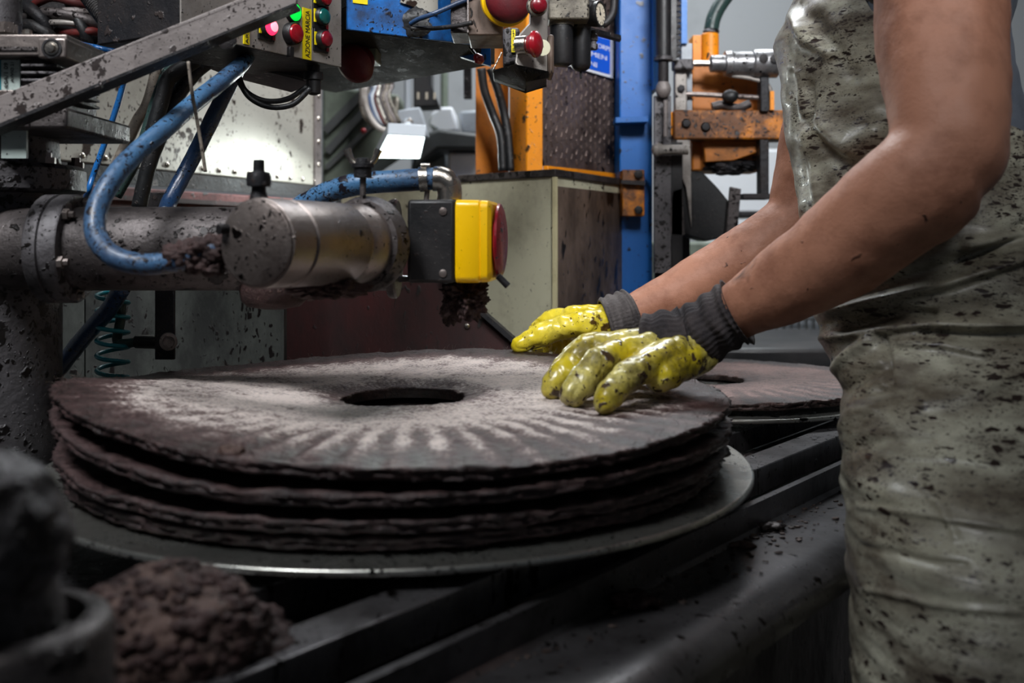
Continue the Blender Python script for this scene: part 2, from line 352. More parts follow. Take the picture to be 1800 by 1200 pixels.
# ------------------------------------------------------------------ setting
struct('floor', MB().box((0, 2, -.05), (4, 3.9, .05)), M['floor'])
struct('ceiling', MB().box((0, 2, 3.65), (4, 3.9, .05)), M['ceiling'])
struct('wall_back', MB().box((0, 5.45, 1.8), (4, .06, 1.8)), M['wall'])
struct('wall_left', MB().box((-4, 2, 1.8), (.06, 3.9, 1.8)), M['wall'])
struct('wall_right', MB().box((4, 2, 1.8), (.06, 3.9, 1.8)), M['wall'])
#==PART2==
# ------------------------------------------------------------------ the bench the press discs stand on
def extrude_profile(prof, t0, t1):          # prof: (s, h) loop, run along the bench direction
    mb = MB(); mb.prism([SB(s, t0, h) for s, h in prof], U * (t1 - t0)); return mb
T0, T1 = -.55, 1.55
bench = thing('press_bench', SB(-.48, .4, CAMZ), 'long dark steel bench with rails and gutter tray under the disc stack', 'bench')
pr = [(-.440, .2585), (-.4325, .2585), (-.4325, .282), (-.428, .2855), (-.372, .2865)]
for k in range(1, 9):
    a = R_(90 - k * 11.25); pr.append((-.372 + .034 * math.cos(a) , .3065 - .020 * math.sin(a)))
pr += [(-.338, .318), (-.3415, .318), (-.3415, .3115), (-.376, .2925), (-.440, .291)]
obj('gutter_tray', extrude_profile(pr, T0, 1.3), M['tray'], bench, smooth=35)
obj('rail', extrude_profile([(-.500, .242), (-.464, .242), (-.464, .270), (-.500, .270)], T0, T1), M['rail'], bench, bevel=.0012)
obj('rail', extrude_profile([(-.605, .242), (-.570, .242), (-.570, .270), (-.605, .270)], T0, T1), M['rail'], bench, bevel=.0012)
obj('channel_floor', extrude_profile([(-.572, .272), (-.498, .272), (-.498, .276), (-.572, .276)], T0, T1), M['steel_dark'], bench)
obj('rail', extrude_profile([(-.955, .242), (-.920, .242), (-.920, .270), (-.955, .270)], T0, T1), M['rail'], bench, bevel=.0012)
obj('bench_body', extrude_profile([(-.96, .292), (-.366, .292), (-.366, 1.099), (-.96, 1.099)], T0, .972), M['rail'], bench, bevel=.002)
obj('bench_body', extrude_profile([(-.96, .292), (-.40, .292), (-.40, 1.099), (-.96, 1.099)], .98, T1), M['steel_dark'], bench)
for s in (-.482, -.587, -.937):
    for t in (.62, .93, 1.34) if s > -.9 else (.719, 1.3):
        obj('spacer', MB().box(SB(s, t, .2365), (.011, .018, .0054), (NN, U, Z)), M['steel_dark'], bench)

def plate(c, Rp, h, label):
    z = CAMZ - h
    mb = MB().lathe((c[0], c[1], z - .0040), Z, [(0, Rp - .030), (.0002, Rp - .001), (.0014, Rp), (.0040, Rp), (.0046, Rp - .001), (.0038, Rp - .006), (.0034, .02)], 160)
    o = obj('carrier_plate', mb, M['plate'], label=label, cat='plate', smooth=25)
    obj('rim', MB().lathe((c[0], c[1], z - .0042), Z, [(0, Rp - .004), (0, Rp + .0006), (.0010, Rp + .0014), (.0036, Rp + .0014), (.0050, Rp + .0004), (.0052, Rp - .0020), (.0046, Rp - .004)], 160), M['rim_steel'], o, smooth=60)
    return o
C1 = (-.112, 1.025); C2 = (.287, 1.495)
plate(C1, .350, .2270, 'round steel carrier plate under the large stack of fibre discs')
plate(C2, .270, .2270, 'round steel carrier plate under the single fibre disc behind the apron')

def sstep(a, b, x):
    t = max(0, min(1, (x - a) / (b - a))); return t * t * (3 - 2 * t)
def press_mat(label, c, Rm, rh, hf, thick, seed, matl, na=420, nr=44, ribs=54, group=None, ribamp=.0012, rimth=.010):
    bm = bmesh.new(); rows = []; vals = {}
    def edge(a): return 1 + .007 * noise.noise(Vector((math.cos(a) * 5, math.sin(a) * 5, seed))) + .006 * noise.noise(Vector((math.cos(a) * 30, math.sin(a) * 30, seed)))
    ang = [2 * math.pi * k / na for k in range(na)]
    def pt(r, a, lift=0, top=True):
        x, y = r * math.cos(a), r * math.sin(a); q = r / Rm
        rib = math.sin(a * ribs + 2.2 * q + 1.9 * noise.noise(Vector((x * 9, y * 9, seed))))
        p3 = Vector((x, y, seed * .37))
        z = CAMZ - hf(x / Rm, y / Rm) + lift
        if top:
            z += ribamp * rib * sstep(.48, .68, q) * (.3 + .7 * sstep(0, .6, -y / Rm)) * (1 - sstep(.93, 1, q)) * (.6 + .8 * noise.noise(p3 * 14))
            z += .0016 * noise.noise(p3 * 30) + .0010 * noise.noise(p3 * 95) + .0009 * noise.noise(p3 * 260)
            z -= .006 * (1 - sstep(rh, rh + .03, r))
        return Vector((c[0] + x, c[1] + y, z)), rib
    rs = [rh + (Rm - rh) * (k / (nr - 1)) ** .85 for k in range(nr)]
    for r in rs:
        row = []
        for a in ang:
            e = edge(a) if r > .9 * Rm else 1
            rr = r * (1 + (e - 1) * sstep(.9, 1, r / Rm)) if r < Rm else r * e
            if r == rs[0]: rr *= 1 + .05 * noise.noise(Vector((math.cos(a) * 6, math.sin(a) * 6, seed + 5)))
            p, rib = pt(rr, a); v = bm.verts.new(p); row.append(v); q = r / Rm
            x, y = math.cos(a), math.sin(a)
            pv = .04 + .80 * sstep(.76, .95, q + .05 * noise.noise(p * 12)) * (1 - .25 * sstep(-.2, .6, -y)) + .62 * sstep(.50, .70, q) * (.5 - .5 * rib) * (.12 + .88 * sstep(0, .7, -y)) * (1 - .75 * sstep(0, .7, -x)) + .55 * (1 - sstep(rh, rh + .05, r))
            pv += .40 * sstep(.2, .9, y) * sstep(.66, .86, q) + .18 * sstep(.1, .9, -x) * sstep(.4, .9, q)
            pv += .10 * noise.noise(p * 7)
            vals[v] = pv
        rows.append(row)
    for j, (dr, dz) in enumerate(((.0012, -.0014), (.0006, -.0034), (-.0016, -.0048), (.0000, -.0064), (-.0008, -.0084), (-.0026, -rimth))):
        row = []
        for k, a in enumerate(ang):
            n_ = noise.noise(Vector((math.cos(a) * 22, math.sin(a) * 22, seed + j * 1.7))) + .7 * noise.noise(Vector((math.cos(a) * 70, math.sin(a) * 70, seed + j * 2.9)))
            p, _ = pt(Rm * edge(a) + dr + .0050 * n_, a, dz * rimth / .0100 + .0011 * n_ + .0016 * noise.noise(Vector((math.cos(a) * 9, math.sin(a) * 9, seed))), False); v = bm.verts.new(p); row.append(v); vals[v] = .95 + .3 * n_
        rows.append(row)
    for r, dz in ((Rm * .93, -rimth), (Rm * .80, -thick), (rh, -thick), (rh, -thick * .5)):
        row = []
        for a in ang:
            p, _ = pt(r, a, dz, False); v = bm.verts.new(p); row.append(v); vals[v] = 1
        rows.append(row)
    for i in range(len(rows)):
        A, B = rows[i], rows[(i + 1) % len(rows)]
        for k in range(na): bm.faces.new([A[k], A[(k + 1) % na], B[(k + 1) % na], B[k]])
    vl = [vals[v] for v in bm.verts]
    o = obj('press_disc', bm, matl, smooth=180, label=label, cat='fibre disc', group=group)
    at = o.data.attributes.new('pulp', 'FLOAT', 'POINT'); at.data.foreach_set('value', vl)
    return o
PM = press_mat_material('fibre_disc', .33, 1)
PM2 = press_mat_material('fibre_disc_dark', .33, 2, inner=(96, 82, 78), rim=(74, 56, 55))
PM3 = press_mat_material('pulp_coated_disc', .27, 3, inner=(124, 100, 94), rim=(84, 64, 60))
def wav(x, y, s, a=.0016): return a * noise.noise(Vector((x * 1.8, y * 1.8, s)))
def h1(x, y): return .160 - .024 * sstep(.1, 1.0, -x) * (1 - sstep(-.35, .45, y)) + .003 * sstep(.2, .8, y) * sstep(.3, 1, -x) - .008 * sstep(.3, 1, y) * sstep(-.5, .3, x) + .006 * sstep(.5, 1, -y) * sstep(-.3, .6, x) + wav(x, y, 1)
def h2(x, y): return .1805 - .022 * sstep(.2, 1.0, -x) - .002 * sstep(.3, 1, y) + wav(x, y, 2) + .0012 * noise.noise(Vector((x * 7, y * 7, 2)))
def h3(x, y): return .1995 - .006 * sstep(.3, 1.0, -x) + wav(x, y, 3, .0012) + .0012 * noise.noise(Vector((x * 7, y * 7, 3)))
def h4(x, y): return .2138 - .001 * sstep(.3, 1.0, -x)
g = 'fibre discs stacked on the near carrier plate'
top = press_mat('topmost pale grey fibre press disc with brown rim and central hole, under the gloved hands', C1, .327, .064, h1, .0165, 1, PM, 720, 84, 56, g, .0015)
press_mat('second disc from the top, dark wavy pulp-soaked edge, its left rim sticking out', C1, .329, .064, h2, .013, 2, PM2, 420, 30, 54, g)
press_mat('third disc from the top of the near stack, brown frayed edge', C1, .326, .064, h3, .0125, 3, PM2, 420, 30, 54, g)
press_mat('bottom disc of the near stack, lying in shadow on the steel plate', (C1[0], C1[1]), .319, .064, h4, .0125, 4, PM2, 420, 30, 54, g)
press_mat('single brown pulp-covered disc on the farther plate behind the glove', C2, .250, .060, lambda x, y: .209 + .004 * sstep(-.2, 1, y) + wav(x, y, 8), .0135, 8, PM3, 420, 44, 40, None, .0004)
bpy.context.view_layer.update()
# frayed fibres on the rim of the top disc
mb = MB()
for k in range(420):
    a = random.uniform(0, 2 * math.pi); r = .327 * random.uniform(.95, 1.005)
    p = Vector((C1[0] + r * math.cos(a), C1[1] + r * math.sin(a), CAMZ - h1(math.cos(a), math.sin(a)) - .001))
    d = Vector((math.cos(a) * random.uniform(-.2, 1), math.sin(a) * random.uniform(-.2, 1), random.uniform(-.1, .9))) + Vector((random.uniform(-.5, .5), random.uniform(-.5, .5), 0))
    L_ = random.uniform(.003, .011); q = p + d.normalized() * L_; b = random.uniform(-.3, .3)
    mb.tube([p, (p + q) / 2 + Vector((b, b, .5)) * .002, q], random.uniform(.00012, .00025), 3, 2)
obj('fibres', mb, M['crumb'], top, kind='stuff')
obj('pulp_lump', MB().blob(Q(408, 797, .725), (.010, .007, .006), .5, 120, 4, 3), M['pulp_light'], label='small brown lump of pulp stuck on the front rim of the stack', cat='pulp lump')

# pulp heaps and crumbs on the bench
hc = Q(292, 1140, .58); hp = obj('pulp_heap', MB().blob(hc, (.060, .046, .046), .17, 26, 6, 5), M['pulp_light'], label='brown crumbly heap of pulp on the bench at the bottom left, out of focus', cat='pulp heap', smooth=180)
mb = MB(); random.seed(5)
for k in range(520):
    a = random.uniform(0, 2 * math.pi); e = math.asin(random.uniform(-.2, 1)); d = Vector((math.cos(a) * math.cos(e), math.sin(a) * math.cos(e), math.sin(e)))
    r = random.uniform(.0015, .0055); p = hc + Vector((d.x * .059, d.y * .045, d.z * .045)) * (1 + .17 * noise.noise(Vector((d.x * .06, d.y * .046, d.z * .046)) * 26 + Vector((15.5, 0, 0))))
    mb.blob(p, (r * 1.3, r, r * .8), .35, 160, 1, k)
obj('crumbs', mb, M['pulp'], hp, kind='stuff', smooth=180)
obj('pulp_heap', MB().blob(Q(400, 1150, .60), (.036, .038, .026), .3, 60, 5, 9), M['pulp'], label='small blackish clump beside the large brown pulp heap', cat='pulp heap', smooth=180)
mb = MB(); random.seed(3)
for k in range(150):
    s_, t_ = random.uniform(-.545, -.475), random.gauss(1.05, .07)
    r = random.uniform(.001, .0035); mb.blob(SB(min(s_, -.502), t_, .272 - r - max(0, .016 - abs(t_ - 1.05) * .2) * random.random()), (r * 1.6, r * 1.3, r * .8), .5, 200, 1, k)
obj('rail_crumbs', mb, M['crumb'], label='loose pulp crumbs and fibres between the rails right of the stack', cat='crumbs', kind='stuff')
obj('pulp_heap', MB().blob(SB(-.522, 1.03, .262), (.026, .022, .014), .5, 110, 5, 31), M['pulp'], label='dark pulp clod between the rails just right of the stack', cat='pulp heap', smooth=180)
mb = MB()
for k in range(150):
    s_ = -.43 + abs(random.gauss(0, .020)); t_ = random.uniform(.30, 1.1); s_ = min(s_, -.375)
    if random.random() < .45: t_ = random.gauss(.86, .06)
    r = random.uniform(.0006, .0022); mb.blob(SB(s_, t_, .2856 - r * .4), (r * 1.8, r * 1.2, r * .7), .5, 260, 1, k)
obj('tray_crumbs', mb, M['crumb'], label='dark pulp crumbs scattered over the gutter tray', cat='crumbs', kind='stuff')
obj('pulp_scrap', MB().blob(Q(1305, 957, .915), (.012, .006, .0028), .5, 150, 4, 12), M['pulp_light'], label='reddish brown scrap of pulp on the gutter tray', cat='scrap', smooth=180)
obj('pulp_scrap', MB().blob(Q(1352, 924, .97), (.013, .009, .0035), .5, 150, 4, 14), M['steel_dark'], label='grey flake of pulp on the gutter tray near the apron', cat='scrap', smooth=180)
obj('pulp_scrap', MB().blob(SB(-.418, .655, .281), (.018, .011, .0055), .6, 150, 4, 15), M['pulp'], label='black smear of pulp in the corner of the gutter tray', cat='scrap', smooth=180)

# blurred pipe stub in the near left corner
st = thing('pipe_stub', Q(20, 1356, .45), 'blurred pulp-crusted pipe end at the near left edge', 'pipe')
obj('pipe_end', MB().blob(Q(-38, 935, .43), (.038, .034, .036), .10, 40, 5, 2), M['cast'], st, smooth=180)
obj('flange', MB().lathe(SB(-.461, .1995, .2419), Z, [(0, .046), (.064, .046), (.068, .044), (.070, .040), (.0701, .034), (.062, .032)], 48), M['steel_dark'], st)
obj('neck', MB().cyl(SB(-.461, .1995, .176), Q(-38, 960, .43), .026, 24), M['cast'], st)
# ------------------------------------------------------------------ left column and pulp pipe
col = thing('filling_column', (-.556, 1.05, 0), 'tall dark pulp-splattered steel column with flanges at the left edge', 'machine column')
cx, cy = -.556, 1.05
zz = lambda y, Y=.975: CAMZ - (y - 415) / F * Y
obj('column_tube', MB().lathe((cx, cy, 0), Z, [(0, .075), (zz(335) , .075)], 64), M['cast'], col)
obj('flange', MB().lathe((cx, cy, zz(334)), Z, [(0, .094), (.003, .099), (.024, .099), (.029, .094)], 72), M['cast'], col)
for k in range(8):
    a = R_(22.5 + 45 * k); p = Vector((cx + .088 * math.cos(a), cy + .088 * math.sin(a), zz(334) + .029))
    obj('bolt', MB().lathe(p, Z, [(0, .009), (.006, .009), (.0062, .005), (.011, .005)], 6), M['steel'], col)
obj('neck', MB().lathe((cx, cy, zz(282)), Z, [(0, .074), (zz(200) - zz(282), .070)], 48), M['cast'], col)
obj('bearing_block', MB().qbox(-60, 188, 117, 226, .95, .16), M['steel_dark'], col, bevel=.003)
obj('label', MB().qbox(2, 225, 46, 278, .968, .004), M['label'], col)

val = thing('pneumatic_valve', Q(20, 188, .98), 'grey pneumatic actuator with cooling fins and silver label on the left column', 'valve')
obj('body', MB().qbox(-50, 100, 88, 188, .965, .11), M['steel_dark'], val, bevel=.002)
for k in range(5):
    obj('fin', MB().qbox(36, 112 + k * 13, 100, 117 + k * 13, .950, .10), M['cast'], val, bevel=.0008)
obj('top_bar', MB().qbox(-60, 60, 118, 98, .945, .12), M['steel'], val, bevel=.0015)
obj('groove', MB().qbox(-60, 82, 64, 88, .9435, .003), M['steel_dark'], val)
obj('end_cap', MB().qbox(66, 66, 116, 102, .940, .11), M['steel'], val, bevel=.002)
obj('adjuster', MB().lathe(Q(91, 85, .940), (0, -1, 0), [(0, .0065), (.001, .0065), (.0012, .0045), (.0042, .004), (.0044, .001)], 20), M['clean_steel'], val)
obj('adjuster_ring', MB().lathe(Q(91, 85, .9398), (0, -1, 0), [(0, .0095), (.0009, .0095), (.001, .0075), (0, .0075)], 24), M['dark_iron'], val)
obj('bolt', MB().lathe(Q(48, 61, .97), Z, [(0, .005), (.004, .005), (.0042, .003), (.005, .003)], 8), M['clean_steel'], val)
obj('bolt', MB().lathe(Q(12, 60, .97), Z, [(0, .013), (.008, .013), (.0082, .008), (.011, .008)], 6), M['steel'], val)
lb = obj('label_plate', MB().qbox(2, 105, 35, 158, .9625, .003), M['label'], val)
obj('stripe', MB().qbox(-6, 105, 1.5, 158, .962, .003), M['teal_hose'], val)
text_mesh('lettering', '60A/1 09', M['ink'], lb, Q(14, 154, .9618), (0, 0, 1), (-1, 0, 0), .0038, .024)
text_mesh('lettering', 'AVVIO 21', M['ink'], lb, Q(24, 144, .9618), (0, 0, 1), (-1, 0, 0), .0028, .019)
obj('post', MB().cyl(Q(2, 52, .99), Q(2, -160, .99), .019, 32), M['cast'], val)
obj('lower_lip', MB().qbox(-60, 158, 37, 172, .955, .05), M['steel'], val, bevel=.001)

pipe = thing('pulp_pipe', (-.32, 1.0, zz(437, 1.0) - .042), 'thick horizontal steel pulp pipe running right from the column, dark and splattered', 'pipe')
zp = zz(437, 1.0); P0 = Vector((-.52, 1.0, zp))
obj('pipe_tube', MB().lathe(P0, (1, 0, 0), [(.05, .042), (.405, .042)], 64), M['steel_dark'], pipe)
obj('pipe_collar', MB().lathe(P0, (1, 0, 0), [(0, .026), (.006, .036), (.02, .041), (.052, .041), (.055, .038)], 56), M['steel_dark'], pipe)
obj('flange', MB().lathe(P0, (1, 0, 0), [(.052, .040), (.053, .053), (.055, .0545), (.066, .0545), (.067, .052), (.070, .052), (.071, .0545), (.083, .0545), (.085, .053), (.0855, .042)], 72), M['cast'], pipe)
for k in range(6):
    a = R_(15 + 60 * k); q = P0 + Vector((.085, math.cos(a) * .0475, math.sin(a) * .0475))
    obj('bolt', MB().lathe(q, (1, 0, 0), [(0, .006), (.005, .006), (.0052, .0035), (.010, .0035)], 6), M['steel'], pipe)
obj('end_flange', MB().lathe(P0, (1, 0, 0), [(.396, .043), (.397, .0485), (.400, .050), (.404, .050), (.406, .048), (.4065, .02)], 64), M['steel_dark'], pipe)
obj('outlet', MB().lathe((-.238, .995, zz(545, .98)), Z, [(0, .010), (.003, .026), (.009, .032), (.020, .034), (.045, .034)], 44), M['pulp'], pipe)
obj('support_bar', MB().qbox(560, 486, 800, 496, 1.0, .03), M['steel_dark'], pipe, bevel=.001)
obj('short_rod', MB().cyl(Q(748, 362, 1.0), Q(752, 328, 1.0), .0026, 10), M['steel'], pipe)

cylr = thing('clamp_cylinder', Q(520, 500, .86), 'fat blurred stainless cylinder pointing at the camera, round end cap at the front', 'cylinder')
A = Vector((-.2065, .805, zz(427, .805))); B = Vector((-.135, .965, zz(429, .965))); D = (B - A).normalized(); Lc = (B - A).length
obj('barrel', MB().lathe(A, D, [(0, .0342), (.0015, .0368), (.012, .0372), (.030, .0372), (.0315, .0352), (.0335, .0352), (.035, .0372), (Lc - .06, .0375), (Lc - .058, .036), (Lc - .055, .036), (Lc - .053, .0375), (Lc - .022, .0375)], 72), M['steel'], cylr)
obj('end_cap', MB().lathe(A - D * .0022, D, [(0, .0335), (.0012, .0352), (.004, .0356), (.0045, .030)], 64), M['steel'], cylr)
obj('clamp_ring', MB().lathe(A + D * (Lc - .026), D, [(0, .0378), (.001, .0425), (.004, .0435), (.008, .0435), (.012, .046), (.018, .046), (.020, .0435), (.0205, .0378)], 64), M['steel_dark'], cylr)
tl = Q(455, 345, .82)
obj('bolt', MB().lathe(tl - Z * .008, Z, [(0, .0085), (.008, .0075), (.012, .006), (.016, .006), (.0162, .010), (.024, .0102), (.028, .0088), (.0285, .0050), (.038, .0048), (.0385, .002)], 20), M['dark_iron'], cylr)
wb = Q(638, 372, .945)
obj('stud', MB().cyl(wb - Z * .004, Q(638, 300, .945), .0030, 12), M['steel_dark'], cylr)
wn = obj('wing_nut', MB().lathe(Q(638, 312, .945), Z, [(0, .0085), (.009, .0085), (.0095, .0105), (.013, .0105), (.0134, .0075), (.018, .0070), (.0185, .005)], 20), M['dark_iron'], cylr)
for sg in (-1, 1):
    c0 = Q(638, 292, .945); wing = [c0 + Vector((sg * .0055, 0, 0)), c0 + Vector((sg * .011, 0, .006)), c0 + Vector((sg * .0150, 0, .016))]
    obj('wing', MB().tube(wing, [.0028, .0030, .0040], 10, 6), M['clean_steel'], wn)
obj('side_lug', MB().cyl(Q(384, 403, .81), Q(410, 400, .82), .0042, 12), M['dark_iron'], cylr)
obj('crust', MB().blob(Q(578, 505, .90), (.030, .020, .010), .5, 90, 5, 17), M['pulp'], cylr, smooth=180)

# emergency stop box on the end of the pipe
a12 = R_(6.5); ea = Vector((math.cos(a12), -math.sin(a12), 0)); eb = Vector((math.sin(a12), math.cos(a12), 0))
O = Vector((-.1015, .968, zz(424, .968))) + eb * .040
es = thing('emergency_stop_box', O - Z * .04, 'large yellow and black stop box with crimson mushroom button at the pipe end', 'stop button')
obj('back_housing', MB().box(O + ea * .0230, (.0235, .0405, .0405), (ea, eb, Z)), M['black'], es, bevel=.0035)
EX = [(.0475, .0385), (.0495, .0395), (.0760, .0392), (.0800, .0385)]
def rrect(c, ax1, ax2, w_, h_, r, n=5):
    out = []
    for sx, sy, a0 in ((1, 1, 0), (-1, 1, 90), (-1, -1, 180), (1, -1, 270)):
        for k in range(n + 1):
            a = R_(a0 + 90 * k / n); out.append(c + ax1 * (sx * (w_ - r) + r * math.cos(a)) + ax2 * (sy * (h_ - r) + r * math.sin(a)))
    return out
obj('yellow_cover', MB().rings([rrect(O + ea * t, eb, Z, w_, w_, .007) for t, w_ in ((.0465, .0385), (.0470, .0400), (.0480, .0405), (.0690, .0402), (.0715, .0385))]), M['yellow'], es, smooth=35)
obj('yellow_lip', MB().rings([rrect(O + ea * t, eb, Z, w_, w_, .008) for t, w_ in ((.0700, .0370), (.0715, .0400), (.0780, .0396), (.0815, .0360), (.0817, .030))]), M['yellow'], es, smooth=35)
obj('mushroom_button', MB().lathe(O + ea * .0815, ea, [(0, .016), (.001, .030), (.0015, .0365), (.003, .0380), (.005, .0372), (.0075, .032), (.0095, .022), (.0105, .009), (.0107, .001)], 56), M['red_crimson'], es)
for yy, zz_ in ((-.0402, .029), (-.0402, -.031)):
    obj('screw', MB().lathe(O + ea * .035 + eb * yy + Z * zz_, -eb, [(0, .0040), (.0014, .0038), (.002, .002)], 12), M['steel'], es)
obj('bleed_screw', MB().cyl(O + ea * .086 - Z * .034 - eb * .02, O + ea * .096 - Z * .044 - eb * .02, .0034, 12), M['dark_iron'], es)
obj('hanging_crust', MB().blob(O + ea * .050 - Z * .056, (.019, .020, .020), .6, 110, 6, 23), M['pulp'], es, smooth=180)
obj('hanging_crust', MB().blob(O + ea * .036 - Z * .070, (.010, .010, .012), .6, 140, 5, 27), M['pulp'], es, smooth=180)

# hoses
def hose(name, pts, r, mat, label, cat='hose', n=16, group=None, rough=.04, sub=10):
    return obj(name, MB().tube([Q(*p) for p in pts], r, n, sub, rough=rough), mat, label=label, cat=cat, group=group, smooth=180)
hb = hose('blue_hose', [(448, 70, 1.25), (428, 108, 1.16), (395, 138, 1.08), (345, 178, 1.02), (290, 226, .96), (240, 268, .93), (200, 312, .90), (172, 362, .88), (168, 410, .865), (196, 448, .85), (250, 464, .845), (310, 458, .84), (388, 436, .84)], .0093, M['blue_hose'], 'thick sky blue hose looping in front of the pulp pipe into the cylinder', n=24)
mb = MB()
for k, (x, y, r) in enumerate(((305, 450, .010), (330, 446, .012), (358, 440, .013), (382, 440, .012), (345, 462, .010), (372, 465, .010))):
    mb.blob(Q(x, y, .838), (r * 1.2, r * .75, r * .9), .5, 140, 4, k + 40)
obj('caked_pulp', mb, M['pulp'], hb, smooth=180)
hose('blue_hose', [(430, 95, 1.24), (405, 145, 1.24), (370, 215, 1.24), (335, 285, 1.24), (300, 350, 1.22), (290, 375, 1.2)], .0098, M['blue_hose_dark'], 'dark navy hose running down to the pipe right of the thin hanging wire', n=20)
hose('air_line', [(228, 80, 1.40), (222, 120, 1.36), (212, 165, 1.36), (188, 240, 1.36), (165, 305, 1.36), (152, 345, 1.38), (146, 356, 1.62)], .0040, M['blue_thin'], 'thin bright blue air line crossing the cream panel')
hose('green_hose', [(345, 92, 1.3), (300, 120, 1.3), (278, 165, 1.3), (262, 215, 1.3), (240, 280, 1.3), (205, 345, 1.3)], .0068, M['green_hose'], 'thin dark green hose behind the sky blue hose')
hose('black_hose', [(345, 105, 1.26), (300, 135, 1.26), (285, 175, 1.26), (268, 235, 1.26)], .0098, M['rubber'], 'short black hose bundled with the dark green hose')
hose('black_hose', [(385, 95, 1.28), (345, 125, 1.28), (308, 175, 1.28), (285, 230, 1.28), (262, 290, 1.28), (244, 365, 1.28)], .0098, M['rubber'], 'long black hose passing behind the sky blue hose down to the pipe')
hose('beige_hose', [(285, 80, 1.4), (262, 175, 1.4), (240, 215, 1.4), (218, 262, 1.4), (200, 300, 1.4), (184, 345, 1.45), (176, 352, 1.66)], .0080, M['beige_hose'], 'grimy beige hose against the cream panel')
hose('hanging_wire', [(331, 108, .98), (338, 165, .98), (346, 210, .98), (354, 255, .98), (361, 302, .98)], .0018, M['beige_hose'], 'thin frayed wire hanging in front of the hoses', 'wire', 8)
hose('cable', [(418, 130, 1.2), (432, 160, 1.2), (465, 177, 1.2), (505, 174, 1.2), (540, 152, 1.2)], .0034, M['rubber'], 'upper of two black cables looping under the control box', 'cable', 10)
hose('cable', [(418, 140, 1.18), (440, 172, 1.18), (475, 188, 1.18), (515, 183, 1.18), (546, 155, 1.18)], .0034, M['rubber'], 'lower of two black cables looping under the control box', 'cable', 10)
hB = hose('blue_hose', [(515, 372, 1.03), (548, 352, 1.02), (585, 335, 1.01), (630, 323, 1.0), (680, 319, 1.0), (730, 316, 1.0), (764, 314, 1.0)], .0112, M['blue_hose'], 'blue hose rising behind the cylinder to the steel elbow of the stop box', n=24)
obj('hose_clamp', MB().lathe(Q(737, 315.5, 1.0), Q(752, 314.5, 1.0) - Q(737, 315.5, 1.0), [(0, .0113), (.0002, .0126), (.0085, .0126), (.0087, .0113)], 32), M['clean_steel'], hB)
obj('clamp_screw', MB().cyl(Q(740, 291, .998), Q(756, 291, .998), .003, 10), M['clean_steel'], hB)
el = [Q(762, 314, 1.0), Q(776, 315, 1.0), Q(786, 322, 1.0), Q(790, 334, 1.0), Q(790, 352, 1.0)]
obj('pipe_elbow', MB().tube(el, [.0125, .0128, .0128, .0125, .0125], 28, 10), M['clean_steel'], label='polished steel elbow joining the blue hose to the stop box', cat='pipe fitting', smooth=180)
obj('dark_hose', MB().tube([Q(215, 505, 1.2), Q(190, 545, 1.22), (Q(150, 590, 1.25)), Q(110, 640, 1.28), Q(92, 665, 1.3)], .0105, 16, 8, rough=.06), M['blue_hose_dark'], label='dark hose slanting down behind the column below the pipe', cat='hose', smooth=180)
ct = []
for k in range(0, 6 * 16 + 1):
    a = 2 * math.pi * k / 16; ct.append(Q(198, 505, 1.24) + Vector((math.cos(a) * .0185, math.sin(a) * .0185, -.0185 * k / 16)))
obj('coiled_hose', MB().tube(ct, .0028, 10, 3), M['teal_hose'], label='coiled teal air hose behind the left edge of the disc stack', cat='hose', smooth=180)

br = thing('sensor_bracket', Q(288, 632, 1.22), 'dark flat bracket hanging below the pipe with a hose fitting through it', 'bracket')
obj('bracket_bar', MB().qbox(272, 505, 306, 632, 1.22, .006), M['dark_iron'], br, bevel=.001)
obj('fitting', MB().lathe(Q(296, 598, 1.22), (.35, -1, 0), [(-.004, .010), (.004, .010), (.0042, .0085), (.012, .0085), (.0125, .0105), (.020, .0105), (.0205, .007), (.016, .0065)], 20), M['steel'], br)
obj('fitting_body', MB().cyl(Q(240, 600, 1.24), Q(280, 601, 1.235), .0085, 16), M['black'], br)
obj('fitting_hose', MB().tube([Q(243, 600, 1.24), Q(222, 603, 1.24), Q(206, 598, 1.24), Q(212, 560, 1.24), Q(214, 505, 1.24)], .006, 12, 8), M['green_hose'], br)

# diagonal grey bar
bar = thing('diagonal_bar', Q(250, 170, .93), 'long grey speckled steel bar slanting up from the left edge', 'bar')
pts = [(-80, 252, .90), (520, 7, .96), (522, -2, .96), (505, -30, .96), (430, -6, .95), (-80, 200, .90)]
obj('bar_web', MB().prism([Q(*p) for p in pts], (0, .006, 0)), M['bar'], bar, bevel=.0008)
obj('bar_flange', MB().prism([Q(-80, 256, .899), Q(518, 9, .959), Q(518, 5, .959), Q(-80, 249, .899)], (0, .026, 0)), M['dark_iron'], bar)
obj('bolt_head', MB().lathe(Q(400, 72, .985), (0, -1, 0), [(0, .009), (.006, .009), (.007, .006), (.0072, .002)], 24), M['dark_iron'], bar)
# ------------------------------------------------------------------ things behind and above
def hit(px, py, P, n):
    d = Vector(((px - 900) / F, 1, -(py - 415) / F)); o = Vector((0, 0, CAMZ)); t = (Vector(P) - o).dot(n) / d.dot(n); return o + d * t
def vplane(a, b):               # vertical plane through two points, normal towards the camera
    d = (b - a); d.z = 0; d.normalize(); n = Vector((d.y, -d.x, 0))
    if n.dot(Vector((a.x, a.y, 0))) > 0: n = -n
    return d, n

